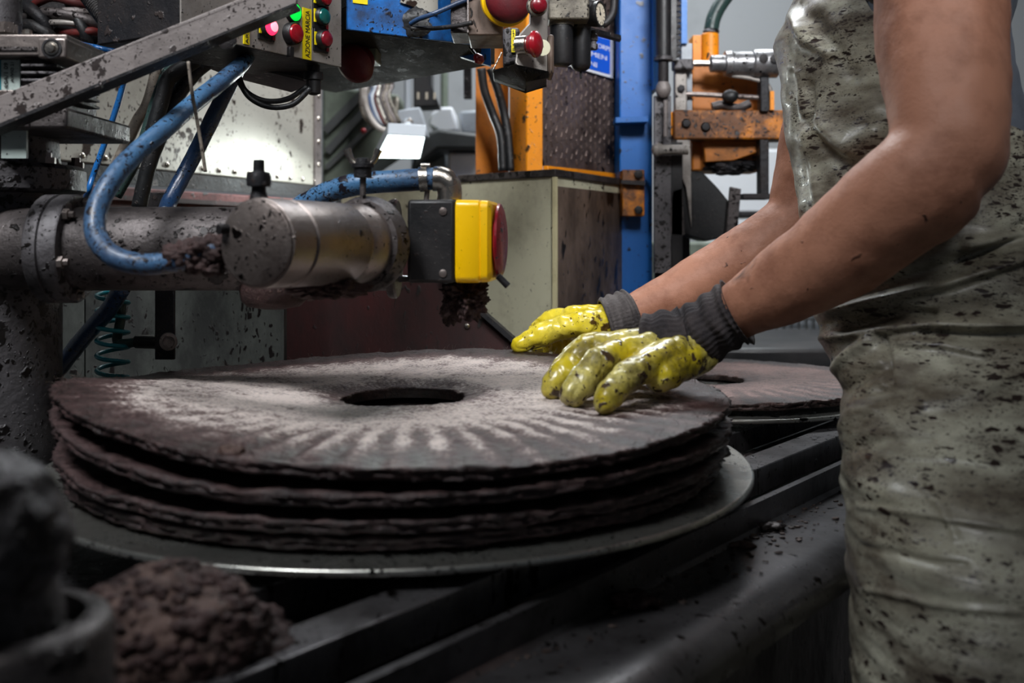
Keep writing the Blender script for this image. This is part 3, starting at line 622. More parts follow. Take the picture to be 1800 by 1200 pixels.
# control box
A_ = Vector((-.307, 1.102, CAMZ + .212)); B_ = Vector((-.2164, 1.250, CAMZ + .212)); dC, nC = vplane(A_, B_)
ctl = thing('control_box', A_, 'grey steel control box with lit green and red push buttons hanging at the top left', 'control box')
L0 = hit(315, 57, A_, nC); L0.z = A_.z
mb = MB(); mb.prism([L0, B_, B_ + Z * .26, L0 + Z * .26], -nC * .135); obj('housing', mb, M['dark_iron'], ctl, bevel=.002)
mb = MB(); mb.prism([L0 + nC * .0005 , B_ + nC * .0005, B_ + nC * .0005 + Z * .26, L0 + nC * .0005 + Z * .26], nC * .0025); obj('front_panel', mb, M['bar2'], ctl, bevel=.0006)
fp = A_ + nC * .003
def button(px, py, r, lens, name='push_button', square=True, h=.007):
    c = hit(px, py, fp, nC); up = Z
    if square:
        b = obj('button_base', MB().box(c + nC * .0012 + dC * .0005, (r * 1.25, r * 1.5, .0014), (dC, Z, nC)), M['black'], ctl, bevel=.0006)
        obj('marker', MB().box(c + nC * .003 + dC * r * 1.05, (r * .22, r * 1.3, .0006), (dC, Z, nC)), M['red_plastic'], b)
        obj('marker', MB().box(c + nC * .003 - dC * r * 1.05, (r * .16, r * .8, .0006), (dC, Z, nC)), M['yellow_tape'], b)
    rg = obj(name, MB().lathe(c, nC, [(0, r * 1.12), (h, r * 1.1), (h * 1.15, r), (h * .9, r * .98)], 36), M['black'], ctl)
    obj('lens', MB().lathe(c, nC, [(h * .5, r * .97), (h * 1.1, r * .96), (h * 1.35, r * .85), (h * 1.5, r * .5), (h * 1.53, .0003)], 32), lens, rg)
    return rg
b1 = button(466, 49, .0098, M['lit_red'], h=.009)
obj('glowing_core', MB().lathe(hit(467, 49, fp, nC) + nC * .0138, nC, [(0, .0060), (.0006, .0048), (.0008, .0003)], 24), M['lit_red_core'], b1)
button(513, 22, .0108, M['lit_green'], square=False, h=.005)
button(510, 60, .0118, M['red_plastic'], square=False, h=.009)
button(561, 30, .0100, M['teal_cap'], h=.008); button(562, 70, .0100, M['red_dark2'], h=.010); button(561, -3, .0102, M['red_plastic'], h=.010)
def strip(x0, y0, x1, y1, s, parent=ctl, P=fp, n=nC, d=dC):
    a = hit(x0, y1, P, n); c = hit(x1, y0, P, n); w_ = (c - a).dot(d); h_ = abs(c.z - a.z); m_ = (a + c) / 2; m_.z = (a.z + c.z) / 2
    t = obj('label_strip', MB().box(m_ + n * .0008, (w_ / 2, h_ / 2, .0006), (d, Z, n)), M['yellow_tape'], parent)
    if s: text_mesh('lettering', s, M['ink'], t, m_ + n * .0015 + d * w_ * .28 - Z * h_ * .46, (0, 0, 1), -d, w_ * .5, h_ * .92)
strip(427, 50, 437, 77, 'ARR'); strip(531, 17, 546, 103, 'AZIONE MARCIA')
obj('cable_gland', MB().lathe(Q(551, 150, 1.24), Z, [(-.012, .004), (-.010, .009), (.006, .0095), (.0065, .012), (.016, .012), (.017, .008), (.03, .008)], 16), M['black'], ctl)
obj('latch', MB().box(hit(508, 92, fp, nC) + nC * .002, (.0035, .006, .003), (dC, Z, nC)), M['black'], ctl, bevel=.0005)
obj('dark_filler', MB().prism([Q(395, 100, 1.27), Q(395, 60, 1.27), Q(552, 60, 1.29), Q(558, 148, 1.29), Q(440, 118, 1.28)], (-.05, .08, 0)), M['black'], ctl, bevel=.003)  # black filler block put in for the dark area under the control box

# blue overhead beam
pf = thing('overhead_beam', Vector((-.15, 1.4, CAMZ + .26)), 'splattered blue overhead machine beam with a dark wooden looking underside', 'machine beam')
k0 = CAMZ + .26
PA = Vector((-.2105, 1.262, k0)); PB = Vector((-.054, 1.358, k0)); PD = Vector((-.026, 1.507, k0)); PC = Vector((-.32, 1.806, k0)); PE = Vector((-.42, 1.62, k0))
obj('underside', MB().prism([PA, PB, PD, PC, PE], (0, 0, .03)), M['beam_under'], pf, bevel=.001)
dB, nB = vplane(PA, PB)
obj('blue_face', MB().prism([PA + nB * .0002 + Z * .001, PB + nB * .0002 - Z * .0, PB + Z * .3, PA + Z * .3], nB * .005), M['blue_dirty'], pf, bevel=.001)
obj('beam_core', MB().prism([PA + Z * .031, PB + Z * .031, PD + Z * .031, PC + Z * .031, PE + Z * .031], (0, 0, .22)), M['dark_iron'], pf)
obj('bracket_plate', MB().prism([hit(703, -20, PA + nB * .006, nB), hit(768, -20, PA + nB * .006, nB), hit(768, 27, PA + nB * .006, nB), hit(703, 5, PA + nB * .006, nB)], nB * .003), M['cream'], pf)
obj('clamp_block', MB().blob(hit(722, 40, PA, nB) + nB * .006, (.022, .008, .020), .3, 60, 4, 8), M['rubber'], pf)
obj('label_strip', MB().box(hit(630, 0, PA, nB) + nB * .006, (.010, .006, .0006), (dB, Z, nB)), M['yellow_tape'], pf)
hose('cable', [(850, -12, 1.25), (800, 8, 1.25), (760, 25, 1.25), (735, 34, 1.26), (722, 42, 1.27)], .0032, M['blue_hose_dark'], 'navy cable crossing the splattered blue beam', 'cable', 10)
hose('cable', [(722, 50, 1.27), (760, 50, 1.27), (800, 46, 1.25), (830, 40, 1.24)], .0030, M['rubber'], 'black cable lying under the navy cable on the blue beam', 'cable', 10)
obj('blue_gusset', MB().prism([Q(784, 92, 1.46), Q(862, 78, 1.40), Q(863, 116, 1.40), Q(835, 108, 1.43)], (0, .01, 0)), M['blue_paint'], pf)
ri = thing('red_indicator', Q(838, 105, 1.36), 'small red cable plug dangling from the blue beam', 'plug')
obj('plug', MB().tube([Q(836, 96, 1.36), Q(842, 104, 1.36), Q(849, 110, 1.36)], [.004, .0075, .003], 12, 6), M['red_plastic'], ri)
obj('wire', MB().tube([Q(822, 78, 1.38), Q(830, 88, 1.37), Q(837, 97, 1.36)], .0022, 8, 6), M['rubber'], ri)

us = thing('emergency_stop_box', Q(633, 100, 1.38), 'dusty dark red mushroom button in shadow under the blue beam', 'stop button')
obj('housing', MB().qbox(606, 60, 662, 106, 1.38, .05), M['green_grey'], us, bevel=.002)
ax = Vector((-.42, -.72, -.55)).normalized(); c_ = Q(634, 104, 1.372)
obj('collar', MB().lathe(c_, ax, [(-.004, .020), (.004, .020), (.0045, .024), (.009, .0245)], 32), M['red_dark'], us)
obj('mushroom_button', MB().lathe(c_ + ax * .009, ax, [(0, .018), (.001, .027), (.006, .029), (.012, .026), (.017, .017), (.019, .001)], 40), M['red_dark'], us)

jb = thing('junction_box', Q(850, 70, 1.24), 'brown dirty junction box with a big dusty red stop button ringed in yellow', 'stop button')
obj('housing', MB().qbox(822, -90, 884, 62, 1.25, .09), M['cab_brown'], jb, bevel=.002)
obj('side_plate', MB().qbox(792, -90, 823, 58, 1.255, .07), M['steel_dark'], jb, bevel=.001)
obj('trim_edge', MB().qbox(821, -90, 824, 57, 1.246, .006), M['bar'], jb)
ax = Vector((.30, -.95, -.05)).normalized(); c_ = Q(888, 2, 1.245)
obj('yellow_ring', MB().lathe(c_, ax, [(0, .028), (.001, .0325), (.006, .0325), (.008, .030)], 44), M['yellow'], jb)
obj('mushroom_button', MB().lathe(c_ + ax * .007, ax, [(0, .024), (.002, .0285), (.008, .0300), (.014, .0275), (.019, .020), (.0215, .010), (.022, .001)], 48), M['red_dark'], jb)
strip(850, -30, 860, 15, 'STOP', jb, Q(850, 0, 1.249), Vector((0, -1, 0)), Vector((1, 0, 0)))
obj('key_tag', MB().tube([Q(858, 18, 1.24), Q(856, 26, 1.235), Q(866, 30, 1.235), Q(874, 28, 1.24)], .0015, 8, 6), M['clean_steel'], jb)

s2 = thing('pendant_station', Q(915, 148, 1.14), 'grey metal button station with a small glossy red mushroom on a steel barrel', 'stop button')
obj('base_block', MB().prism([Q(866, 122, 1.20), Q(905, 112, 1.10), Q(963, 128, 1.16), Q(963, 134, 1.16), Q(925, 147, 1.12), Q(866, 128, 1.20)], (.0, .07, 0)), M['dark_iron'], s2, bevel=.002)
obj('side_box', MB().qbox(884, 48, 914, 114, 1.14, .05), M['cast'], s2, bevel=.004)
obj('front_plate', MB().prism([Q(912, 60, 1.14), Q(930, 40, 1.15), Q(934, -40, 1.15), Q(963, -40, 1.17), Q(963, 132, 1.17), Q(920, 124, 1.12), Q(905, 110, 1.12)], (.0, .04, 0)), M['bar2'], s2, bevel=.002)
obj('cover_strip', MB().qbox(963, 60, 974, 130, 1.165, .05), M['cab_brown'], s2, bevel=.003)
ax = Vector((.93, -.36, 0)).normalized(); c_ = Q(909, 80, 1.125)
obj('barrel', MB().lathe(c_, ax, [(0, .0105), (.012, .0105), (.013, .009), (.020, .009)], 28), M['clean_steel'], s2)
obj('mushroom_button', MB().lathe(c_ + ax * .014, ax, [(0, .010), (.003, .0115), (.006, .0150), (.009, .0152), (.012, .013), (.015, .007), (.0155, .001)], 36), M['red_plastic'], s2)
obj('round_tag', MB().lathe(Q(953, 84, 1.150), (.2, -1, 0), [(0, .0095), (.0015, .0095), (.0016, .002), (.0006, .0015)], 32), M['cab'], s2)
strip(899, 52, 906, 92, 'STOP', s2, Q(900, 70, 1.139), Vector((0, -1, 0)), Vector((1, 0, 0)))
obj('wire_loop', MB().tube([Q(882, 92, 1.14), Q(874, 108, 1.14), Q(866, 125, 1.14)], .0009, 6, 4), M['clean_steel'], s2)
rb = thing('red_push_button', Q(950, 30, 1.15), 'small matt red button in a brass collar above the grey button station', 'button')
ax = Vector((.35, -.93, .0)).normalized(); c_ = Q(942, 12, 1.148)
obj('collar', MB().lathe(c_, ax, [(0, .012), (.005, .012), (.0055, .0095), (.004, .0085)], 28), M['conduit'], rb)
obj('button_cap', MB().lathe(c_ + ax * .003, ax, [(0, .0088), (.010, .0086), (.0125, .006), (.013, .001)], 28), M['red_dark2'], rb)

frl = thing('air_filter_regulator', Q(1000, 125, 1.40), 'air filter regulator with two black bowls and a round white pressure gauge', 'air regulator')
obj('manifold', MB().qbox(964, -2, 1036, 34, 1.38, .05), M['cream_dirty'], frl, bevel=.003)
obj('manifold', MB().qbox(940, -6, 975, 30, 1.385, .04), M['cast'], frl, bevel=.006)
obj('head', MB().lathe(Q(987, 46, 1.405), Z, [(0, .0175), (.010, .0175), (.012, .014)], 28), M['cream_dirty'], frl)
obj('head', MB().lathe(Q(1021, 52, 1.425), Z, [(0, .0150), (.010, .0150), (.012, .012)], 28), M['cast'], frl)
b_ = obj('bowl', MB().lathe(Q(987, 116, 1.405), Z, [(0, .010), (.002, .014), (.006, .0155), (.053, .0165), (.057, .0165)], 32), M['black'], frl)
b_ = obj('bowl', MB().lathe(Q(1021, 124, 1.425), Z, [(-.012, .0015), (-.002, .002), (0, .008), (.003, .0125), (.008, .0142), (.056, .0148), (.060, .0148)], 32), M['black'], frl)
obj('fitting', MB().lathe(Q(1043, 88, 1.43), Z, [(0, .004), (.001, .0065), (.008, .0065), (.009, .0045), (.013, .0045), (.0135, .0065), (.022, .0065), (.023, .004), (.028, .004)], 14), M['cast'], frl)
ax = Vector((.86, -.51, 0)).normalized(); c_ = Q(1043, 26, 1.41)
gg = obj('gauge', MB().lathe(c_, ax, [(-.006, .006), (-.005, .016), (.008, .0185), (.012, .0185), (.0122, .0160), (.0105, .0158)], 40), M['black'], frl)
obj('dial', MB().lathe(c_ + ax * .0104, ax, [(0, .0158), (.0003, .0158), (.0004, .0003)], 40), M['dial'], gg)
mb = MB(); u_ = ax.cross(Z)
for k in range(11):
    a = R_(-225 + 27 * k); dd = u_ * math.cos(a) + Z * math.sin(a); mb.box(c_ + ax * .0110 + dd * .0128, (.0016, .0004, .0002), (dd, ax.cross(dd), ax))
mb.box(c_ + ax * .0112 + (u_ * .3 + Z).normalized() * .004, (.0006, .0062, .0002), ((u_ - Z * .3).normalized(), (u_ * .3 + Z).normalized(), ax)); mb.lathe(c_ + ax * .0106, ax, [(0, .0024), (.001, .002), (.0012, .0003)], 12)
obj('scale_marks', mb, M['ink'], gg)
obj('knob_tube', MB().tube([Q(1080, -20, 1.42), Q(1078, 20, 1.42), Q(1068, 38, 1.42), Q(1058, 44, 1.42)], .0055, 12, 8), M['black'], frl)
obj('top_tube', MB().cyl(Q(975, -4, 1.39), Q(1040, 14, 1.41), .0125, 20), M['dark_iron'], frl)
obj('mount_bracket', MB().prism([Q(1030, 46, 1.46), Q(1092, 62, 1.52), Q(1092, 70, 1.52), Q(1030, 53, 1.46)], (0, .02, 0)), M['dark_iron'], frl)

# speckled tank wall, red beam, lower panels
T1_ = Q(100, 282, 1.60); T2_ = Q(560, 330, 2.40); dT, nT = vplane(T1_, T2_); zb = CAMZ + .1215
tank = thing('tank_housing', Vector((T1_.x, T1_.y, zb)), 'large cream painted sheet metal housing speckled with brown splashes, riveted along its edges', 'machine housing')
e0 = hit(30, 300, T1_, nT); e1 = hit(562, 300, T1_, nT); e0.z = e1.z = zb
obj('side_panel', MB().prism([e0, e1, e1 + Z * .37, e0 + Z * .37], -nT * .35), M['cream'], tank, bevel=.003)
obj('edge_strip', MB().prism([e1 - dT * .03 + nT * .001, e1 + nT * .001, e1 + nT * .001 + Z * .37, e1 - dT * .03 + nT * .001 + Z * .37], nT * .004), M['bar'], tank)
obj('edge_strip', MB().prism([e0 + nT * .001 - Z * .03, e1 + nT * .001 - Z * .03, e1 + nT * .001 - Z * .002, e0 + nT * .001 - Z * .002], nT * .006), M['dark_iron'], tank)
Lt = (e1 - e0).length
for k in range(17):
    p = e0 + dT * (Lt * (k + .5) / 17) + nT * .001 + Z * .012
    obj('rivet', MB().lathe(p, nT, [(0, .0055), (.002, .005), (.0035, .003), (.004, .0004)], 12), M['clean_steel'], tank)
for k in range(6):
    p = e1 - dT * .015 + nT * .005 + Z * (.05 + k * .055)
    obj('rivet', MB().lathe(p, nT, [(0, .006), (.002, .0055), (.0038, .003), (.0042, .0004)], 12), M['clean_steel'], tank)
mb = MB(); f0 = e0 + nT * .012; f1 = e1 + nT * .012; f0.z = f1.z = CAMZ + .086
mb.prism([f0, f1, f1 - Z * .060, f0 - Z * .060], -nT * .3)
rbm = obj('red_beam', mb, M['red_beam'], label='dark red painted beam running below the cream housing', cat='beam', bevel=.003)
f2 = f0.copy(); f3 = f1.copy(); f2.z = f3.z = CAMZ + .070
obj('ledge', MB().prism([f2, f3, f3 - Z * .008, f2 - Z * .008], nT * .012), M['dark_red'], rbm)
obj('clip', MB().qbox(258, 338, 296, 366, 1.50, .03), M['dark_iron'], rbm, bevel=.001)
pn = thing('lower_panel', Q(300, 760, 1.45), 'mottled grey steel panel behind the disc stack below the pulp pipe', 'panel')
obj('sheet', MB().qbox(150, 400, 499, 1200, 1.45, .02), M['grey_panel'], pn, bevel=.001)
obj('sheet', MB().qbox(20, 400, 148, 1200, 1.452, .02), M['grey_panel'], pn, bevel=.001)
fr = thing('red_guard', Q(700, 700, 1.55), 'dark red sheet metal guard with a sloping top edge behind the disc stack', 'guard')
obj('sheet', MB().prism([Q(*p, 1.55) for p in ((501, 425), (705, 425), (778, 494), (905, 606), (905, 900), (501, 900))], (0, .03, 0)), M['dark_red'], fr, bevel=.001)
obj('edge_lip', MB().prism([Q(773, 480, 1.535), Q(906, 597, 1.535), Q(906, 608, 1.535), Q(773, 491, 1.535)], (0, .05, 0)), M['dark_iron'], fr)
obj('bolt', MB().lathe(Q(821, 573, 1.549), (0, -1, 0), [(0, .005), (.002, .004), (.003, .001)], 12), M['clean_steel'], fr)

# steel cabinet
CC = Vector((.075, 1.75, 0)); L2 = Vector((-.381, 2.22, 0)); RR = Vector((.238, 2.08, 0)); kt = CAMZ + .118
cb = thing('steel_cabinet', Vector((.0, 2.0, 0)), 'stained beige steel cabinet with a brown right side, standing behind the stop box', 'cabinet')
poly = [CC, RR, L2 + (RR - CC), L2]
obj('cabinet_body', MB().prism(poly, Z * (kt - .012)), M['cab'], cb, bevel=.002)
mC = (RR - CC).normalized(); nR = Vector((mC.y, -mC.x, 0)); mL = (L2 - CC).normalized(); nL = Vector((-mL.y, mL.x, 0))
if nL.y > 0: nL = -nL
if nR.y > 0: nR = -nR
obj('side_sheet', MB().prism([CC + mC * .003, RR, RR + Z * (kt - .03), CC + mC * .003 + Z * (kt - .03)], nR * .003), M['cab_brown'], cb)
tp = [p + Z * (kt - .013) for p in (CC + (nR + nL) * .006, RR + nR * .006 + mC * .004, poly[2], L2 + nL * .006)]
obj('top_trim', MB().prism(tp, Z * .013), M['steel_dark'], cb, bevel=.001)
obj('corner_trim', MB().prism([CC + nR * .004 + mC * .004, CC + (nR + nL) * .004, CC + nL * .004 + mL * .002, CC], Z * (kt - .014)), M['cab_trim'], cb)
obj('hinge_strip', MB().prism([RR - mC * .012, RR, RR + Z * (kt - .014), RR - mC * .012 + Z * (kt - .014)], nR * .006), M['bar'], cb)

# orange press frame on the cabinet
P1 = Vector((.059, 1.90, kt)); P2 = Vector((.224, 2.15, kt)); dP, nP = vplane(P1, P2)
pr_ = thing('press_guard_frame', P1, 'orange guard frame with a raised tread plate panel, on top of the steel cabinet', 'guard frame')
LP = (P2 - P1).length
obj('tread_panel', MB().prism([P1 + Z * .016, P2 + Z * .016, P2 + Z * .75, P1 + Z * .75], -nP * .004), M['tread'], pr_)
mb = MB()
for i in range(15):
    for j in range(26):
        c = P1 + dP * (.012 + i * (LP - .024) / 14) + Z * (.030 + j * .0205 + (.01025 if i % 2 else 0)) + nP * .0003
        dd = (dP * (.5 if (i + j) % 2 else -.5) + Z).normalized(); ww = nP.cross(dd)
        mb.box(c, (.0065, .0026, .0016), (dd, ww, nP))
obj('treads', mb, M['tread'], pr_, bevel=.0008, kind='stuff')
obj('bottom_rail', MB().prism([P1, P2, P2 + Z * .016, P1 + Z * .016], nP * .012), M['orange'], pr_, bevel=.0015)
obj('right_post', MB().prism([P2, P2 + dP * .014, P2 + dP * .014 - nP * .03, P2 - nP * .03], Z * .8), M['orange'], pr_, bevel=.002)
q0 = Q(896, 300, 1.965); q1 = Q(925, 300, 1.905); q2 = P1.copy(); 
for q in (q0, q1): q.z = kt
obj('corner_post', MB().prism([q0, q1, q2, q2 + Vector((-.01, .05, 0)), q0 + Vector((.0, .06, 0))], Z * .8), M['orange'], pr_, bevel=.002)
w0 = Q(836, 300, 2.03); w1 = Q(894, 300, 2.06); w0.z = w1.z = kt + .003
obj('side_sheet', MB().prism([w0, w1, w1 + Z * .8, w0 + Z * .8], (0, .01, 0)), M['orange_dark'], pr_, bevel=.001)
for i, (xa, xb, xc, xd, nm) in enumerate(((846, 852, 866, 880, 'M'), (862, 876, 886, 893, 'M'))):
    hose('black_hose', [(xa, 120, 1.93), (xb, 160, 1.94), (xc, 200, 1.95), (xd, 240, 1.95), (xd + 4, 300, 1.95)], .0085, M['rubber'], ('left' if i == 0 else 'right') + ' one of the two black cables hanging in front of the orange side sheet', 'cable')
# sign on the tread plate
sp = P1 + nP * .004
s00, s10, s11, s01 = hit(985, 112, sp, nP), hit(1076, 138, sp, nP), hit(1077, 68, sp, nP), hit(985, 45, sp, nP)
sg = thing('safety_sign', s00, 'blue and white safety sign fixed to the tread plate behind the black bowls', 'sign')
def quad_mix(u, v): return (s00 * (1 - u) + s10 * u) * (1 - v) + (s01 * (1 - u) + s11 * u) * v
obj('sign_board', MB().prism([s00, s10, s11, s01], nP * .002), M['white_paint'], sg)
obj('blue_field', MB().prism([quad_mix(u, v) + nP * .0021 for u, v in ((.05, .07), (.93, .07), (.93, .95), (.05, .95))], nP * .0006), M['sign_blue'], sg)
xd = (s10 - s00).normalized(); yd = (s01 - s00).normalized(); Wd = (s10 - s00).length; Hd = (s01 - s00).length
for s_, v, u0, u1 in (('ORGANI CORPI', .72, .10, .92), ('IN ALIMEN', .44, .10, .86), ('INTERNI', .17, .10, .66)):
    text_mesh('lettering', s_, M['white_paint'], sg, quad_mix(u0, v) + nP * .0030, xd, yd, Hd * .13, Wd * (u1 - u0))

# blue column and press guide
bc = thing('blue_column', Q(1118, 900, 2.05), 'tall bright blue painted steel column right of the cabinet', 'column')
x0, x1 = Q(1089, 0, 2.05).x, Q(1147, 0, 2.05).x
obj('web', MB().box(((x0 + x1) / 2, 2.11, 1.5), ((x1 - x0) / 2, .06, 1.5)), M['blue_paint'], bc, bevel=.003)
obj('flange', MB().box((x1 + .004, 2.10, 2.2), (.006, .07, .8)), M['blue_pale_lit'], bc, bevel=.001)  # paler blue paints the light falling on the column's right side
obj('shelf_bracket', MB().prism([Q(1082, 206, 2.0), Q(1140, 204, 2.0), Q(1140, 214, 2.0), Q(1082, 216, 2.0)], (0, .05, 0)), M['blue_paint'], bc, bevel=.001)
oc = thing('orange_clamp', Q(1115, 380, 2.0), 'orange bolted clamp block on the blue column', 'clamp')
obj('block', MB().qbox(1094, 298, 1133, 380, 2.0, .05), M['orange_worn'], oc, bevel=.002)
for y in (306, 369): obj('bolt', MB().lathe(Q(1122, y, 1.999), (0, -1, 0), [(0, .009), (.008, .009), (.009, .006)], 6), M['dark_iron'], oc)
obj('cap', MB().prism([Q(1092, 316, 1.985), Q(1134, 318, 1.985), Q(1134, 326, 1.985), Q(1092, 322, 1.985)], (0, .012, 0)), M['dark_iron'], oc)

gd = thing('press_guide', Q(1170, 490, 1.98), 'black guide tube with rod end and toothed rack beside the blue column', 'guide rod')
Yg = 1.96
obj('outer_tube', MB().cyl(Q(1166, 102, Yg), Q(1166, -260, Yg), .0150, 28), M['black'], gd)
obj('collar', MB().lathe(Q(1166, 108, Yg), Z, [(0, .015), (.002, .0185), (.008, .0185), (.010, .015)], 28), M['cast'], gd)
obj('rod', MB().cyl(Q(1166, 150, Yg), Q(1166, 108, Yg), .0105, 20), M['dark_iron'], gd)
obj('rod_end', MB().lathe(Q(1166, 172, Yg), Z, [(0, .006), (.006, .013), (.016, .0155), (.026, .013), (.032, .010)], 24), M['bar'], gd)
obj('link_plate', MB().qbox(1150, 168, 1180, 480, Yg + .01, .012), M['cast'], gd, bevel=.001)
obj('link_rod', MB().cyl(Q(1170, 240, Yg - .012), Q(1170, 176, Yg - .012), .0045, 14), M['bar'], gd)
obj('ball_joint', MB().lathe(Q(1146, 263, Yg - .02), (1, 0, 0), [(0, .004), (.003, .011), (.010, .0145), (.017, .012), (.022, .010), (.070, .010)], 24), M['bar2'], gd)
obj('slide_post', MB().qbox(1180, 250, 1200, 480, Yg + .01, .03), M['black'], gd, bevel=.001)
rk = obj('rack', MB().qbox(1180, -260, 1189, 106, Yg, .02), M['black'], gd)
for k in range(17): obj('tooth', MB().prism([Q(1189, 100 - k * 10, Yg), Q(1197, 98 - k * 10, Yg), Q(1197, 94 - k * 10, Yg), Q(1189, 91 - k * 10, Yg)], (0, .018, 0)), M['dark_iron'], rk)
obj('blue_channel', MB().qbox(1198, -260, 1208, 76, Yg + .05, .03), M['blue_pale_lit'], gd)
obj('spacer_block', MB().qbox(1198, 76, 1217, 200, Yg + .06, .03), M['duct'], gd, bevel=.001)
obj('lower_rod', MB().cyl(Q(1160, 1100, Yg + .03), Q(1160, 300, Yg + .03), .011, 20), M['dark_iron'], gd)

# right-hand machine
Ym = 2.0
rm = thing('lift_unit', Q(1275, 500, Ym), 'orange lifting unit with worn cross bar, silver air cylinder and black jaws', 'machine')
obj('motor_housing', MB().qbox(1216, 108, 1345, 300, Ym + .06, .12), M['orange_dark'], rm, bevel=.004)
obj('motor', MB().lathe(Q(1248, 112, Ym + .12), Z, [(0, .0185), (.062, .0185), (.064, .016)], 32), M['orange'], rm)
obj('motor_side', MB().qbox(1218, 62, 1234, 112, Ym + .12, .05), M['orange'], rm, bevel=.001)
obj('cable_gland', MB().lathe(Q(1250, 58, Ym + .12), Z, [(0, .017), (.004, .0175), (.009, .014), (.014, .0135)], 24), M['cast'], rm)
obj('supply_hose', MB().tube([Q(1250, 52, Ym + .12), Q(1256, 28, Ym + .12), Q(1272, 0, Ym + .12), Q(1305, -40, Ym + .12), Q(1350, -80, Ym + .14)], .0155, 20, 8), M['green_hose'], rm)
cyp = Q(1187, 112, Ym); X_ = Vector((1, 0, .0))
def pxm(p): return p / F * Ym
obj('cross_bar', MB().qbox(1184, 193, 1385, 245, Ym, .07), M['orange_worn'], rm, bevel=.004)
obj('bar_end', MB().qbox(1173, 196, 1183, 243, Ym + .01, .05), M['orange'], rm, bevel=.003)
for x, y in ((1206, 217), (1240, 223)): obj('bolt', MB().lathe(Q(x, y, Ym), (0, -1, 0), [(0, .0095), (.004, .0095), (.007, .007), (.0075, .001)], 16), M['dark_iron'], rm)
obj('arm', MB().qbox(1186, 106, 1208, 195, Ym + .005, .02), M['bar2'], rm, bevel=.003)
obj('bolt', MB().lathe(Q(1197, 156, Ym + .005), (0, -1, 0), [(0, .008), (.005, .008), (.006, .005)], 6), M['dark_iron'], rm)
obj('air_cylinder', MB().lathe(cyp + X_ * pxm(60), X_, [(0, pxm(10)), (.003, pxm(15)), (pxm(26), pxm(15)), (pxm(27), pxm(22)), (pxm(38), pxm(23)), (pxm(40), pxm(21)), (pxm(74), pxm(21)), (pxm(75), pxm(23)), (pxm(78), pxm(25)), (pxm(118), pxm(25)), (pxm(122), pxm(20)), (pxm(124), pxm(8)), (pxm(150), pxm(6))], 36), M['clean_dirty'], rm)
for x, y in ((1342, 103), (1361, 104)): obj('port_bolt', MB().lathe(Q(x, y, Ym - .028), (0, -1, 0), [(-.006, .009), (.003, .009), (.004, .005)], 16), M['dark_iron'], rm)
obj('piston_rod', MB().cyl(cyp + X_ * pxm(28), cyp + X_ * pxm(64), pxm(5.5), 16), M['clean_steel'], rm)
obj('clevis', MB().qbox(1184, 103, 1220, 122, Ym - .012, .03), M['cast'], rm, bevel=.004)
obj('tie_rod', MB().cyl(Q(1205, 165, Ym + .01), Q(1340, 172, Ym + .01), pxm(4.5), 12), M['steel'], rm)
obj('knob', MB().blob(Q(1284, 170, Ym + .005), (pxm(15), .015, pxm(12)), .12, 40, 3, 4), M['rubber'], rm)
obj('lever', MB().tube([Q(1252, 188, Ym + .02), Q(1270, 184, Ym + .02), Q(1296, 190, Ym + .02), Q(1318, 182, Ym + .02)], .009, 12, 6), M['steel_dark'], rm)
obj('side_post', MB().qbox(1337, 135, 1352, 196, Ym - .01, .03), M['dark_iron'], rm, bevel=.002)
obj('side_post', MB().qbox(1336, 245, 1352, 348, Ym - .005, .03), M['dark_iron'], rm, bevel=.002)
obj('air_line', MB().tube([Q(1280, 132, Ym), Q(1320, 138, Ym), Q(1350, 150, Ym), Q(1358, 185, Ym)], .0045, 10, 6), M['bar2'], rm)
obj('tab', MB().qbox(1354, 160, 1361, 193, Ym - .01, .01), M['orange'], rm)
obj('foot', MB().qbox(1306, 340, 1356, 350, Ym - .01, .05), M['dark_iron'], rm, bevel=.002)
obj('lower_housing', MB().prism([Q(1236, 244, Ym + .03), Q(1336, 244, Ym + .03), Q(1330, 268, Ym + .03), Q(1290, 282, Ym + .03), Q(1240, 285, Ym + .03)], (0, .1, 0)), M['orange_dark'], rm, bevel=.002)
obj('under_crust', MB().blob(Q(1288, 292, Ym + .06), (.052, .03, .016), .5, 40, 4, 6), M['dark_iron'], rm)
obj('jaw_arm', MB().prism([Q(x, y, Ym - .01) for x, y in ((1190, 246), (1213, 246), (1215, 300), (1216, 400), (1206, 330), (1192, 295))], (0, .015, 0)), M['bar2'], rm, bevel=.001)
obj('jaw', MB().prism([Q(x, y, Ym) for x, y in ((1186, 290), (1206, 300), (1235, 302), (1262, 330), (1280, 352), (1284, 416), (1240, 424), (1190, 408), (1175, 380))], (0, .09, 0)), M['rubber'], rm, bevel=.003)
obj('jaw_plate', MB().prism([Q(x, y, Ym - .02) for x, y in ((1284, 328), (1303, 332), (1296, 412), (1276, 418))], (0, .012, 0)), M['steel_dark'], rm, bevel=.001)
obj('jaw_side', MB().prism([Q(x, y, Ym - .03) for x, y in ((1183, 335), (1200, 330), (1204, 414), (1172, 412))], (0, .02, 0)), M['steel_dark'], rm, bevel=.001)
obj('leg', MB().box((Q(1192, 0, Ym + .15).x, Ym + .15, .55), (.022, .02, .55)), M['black'], rm)

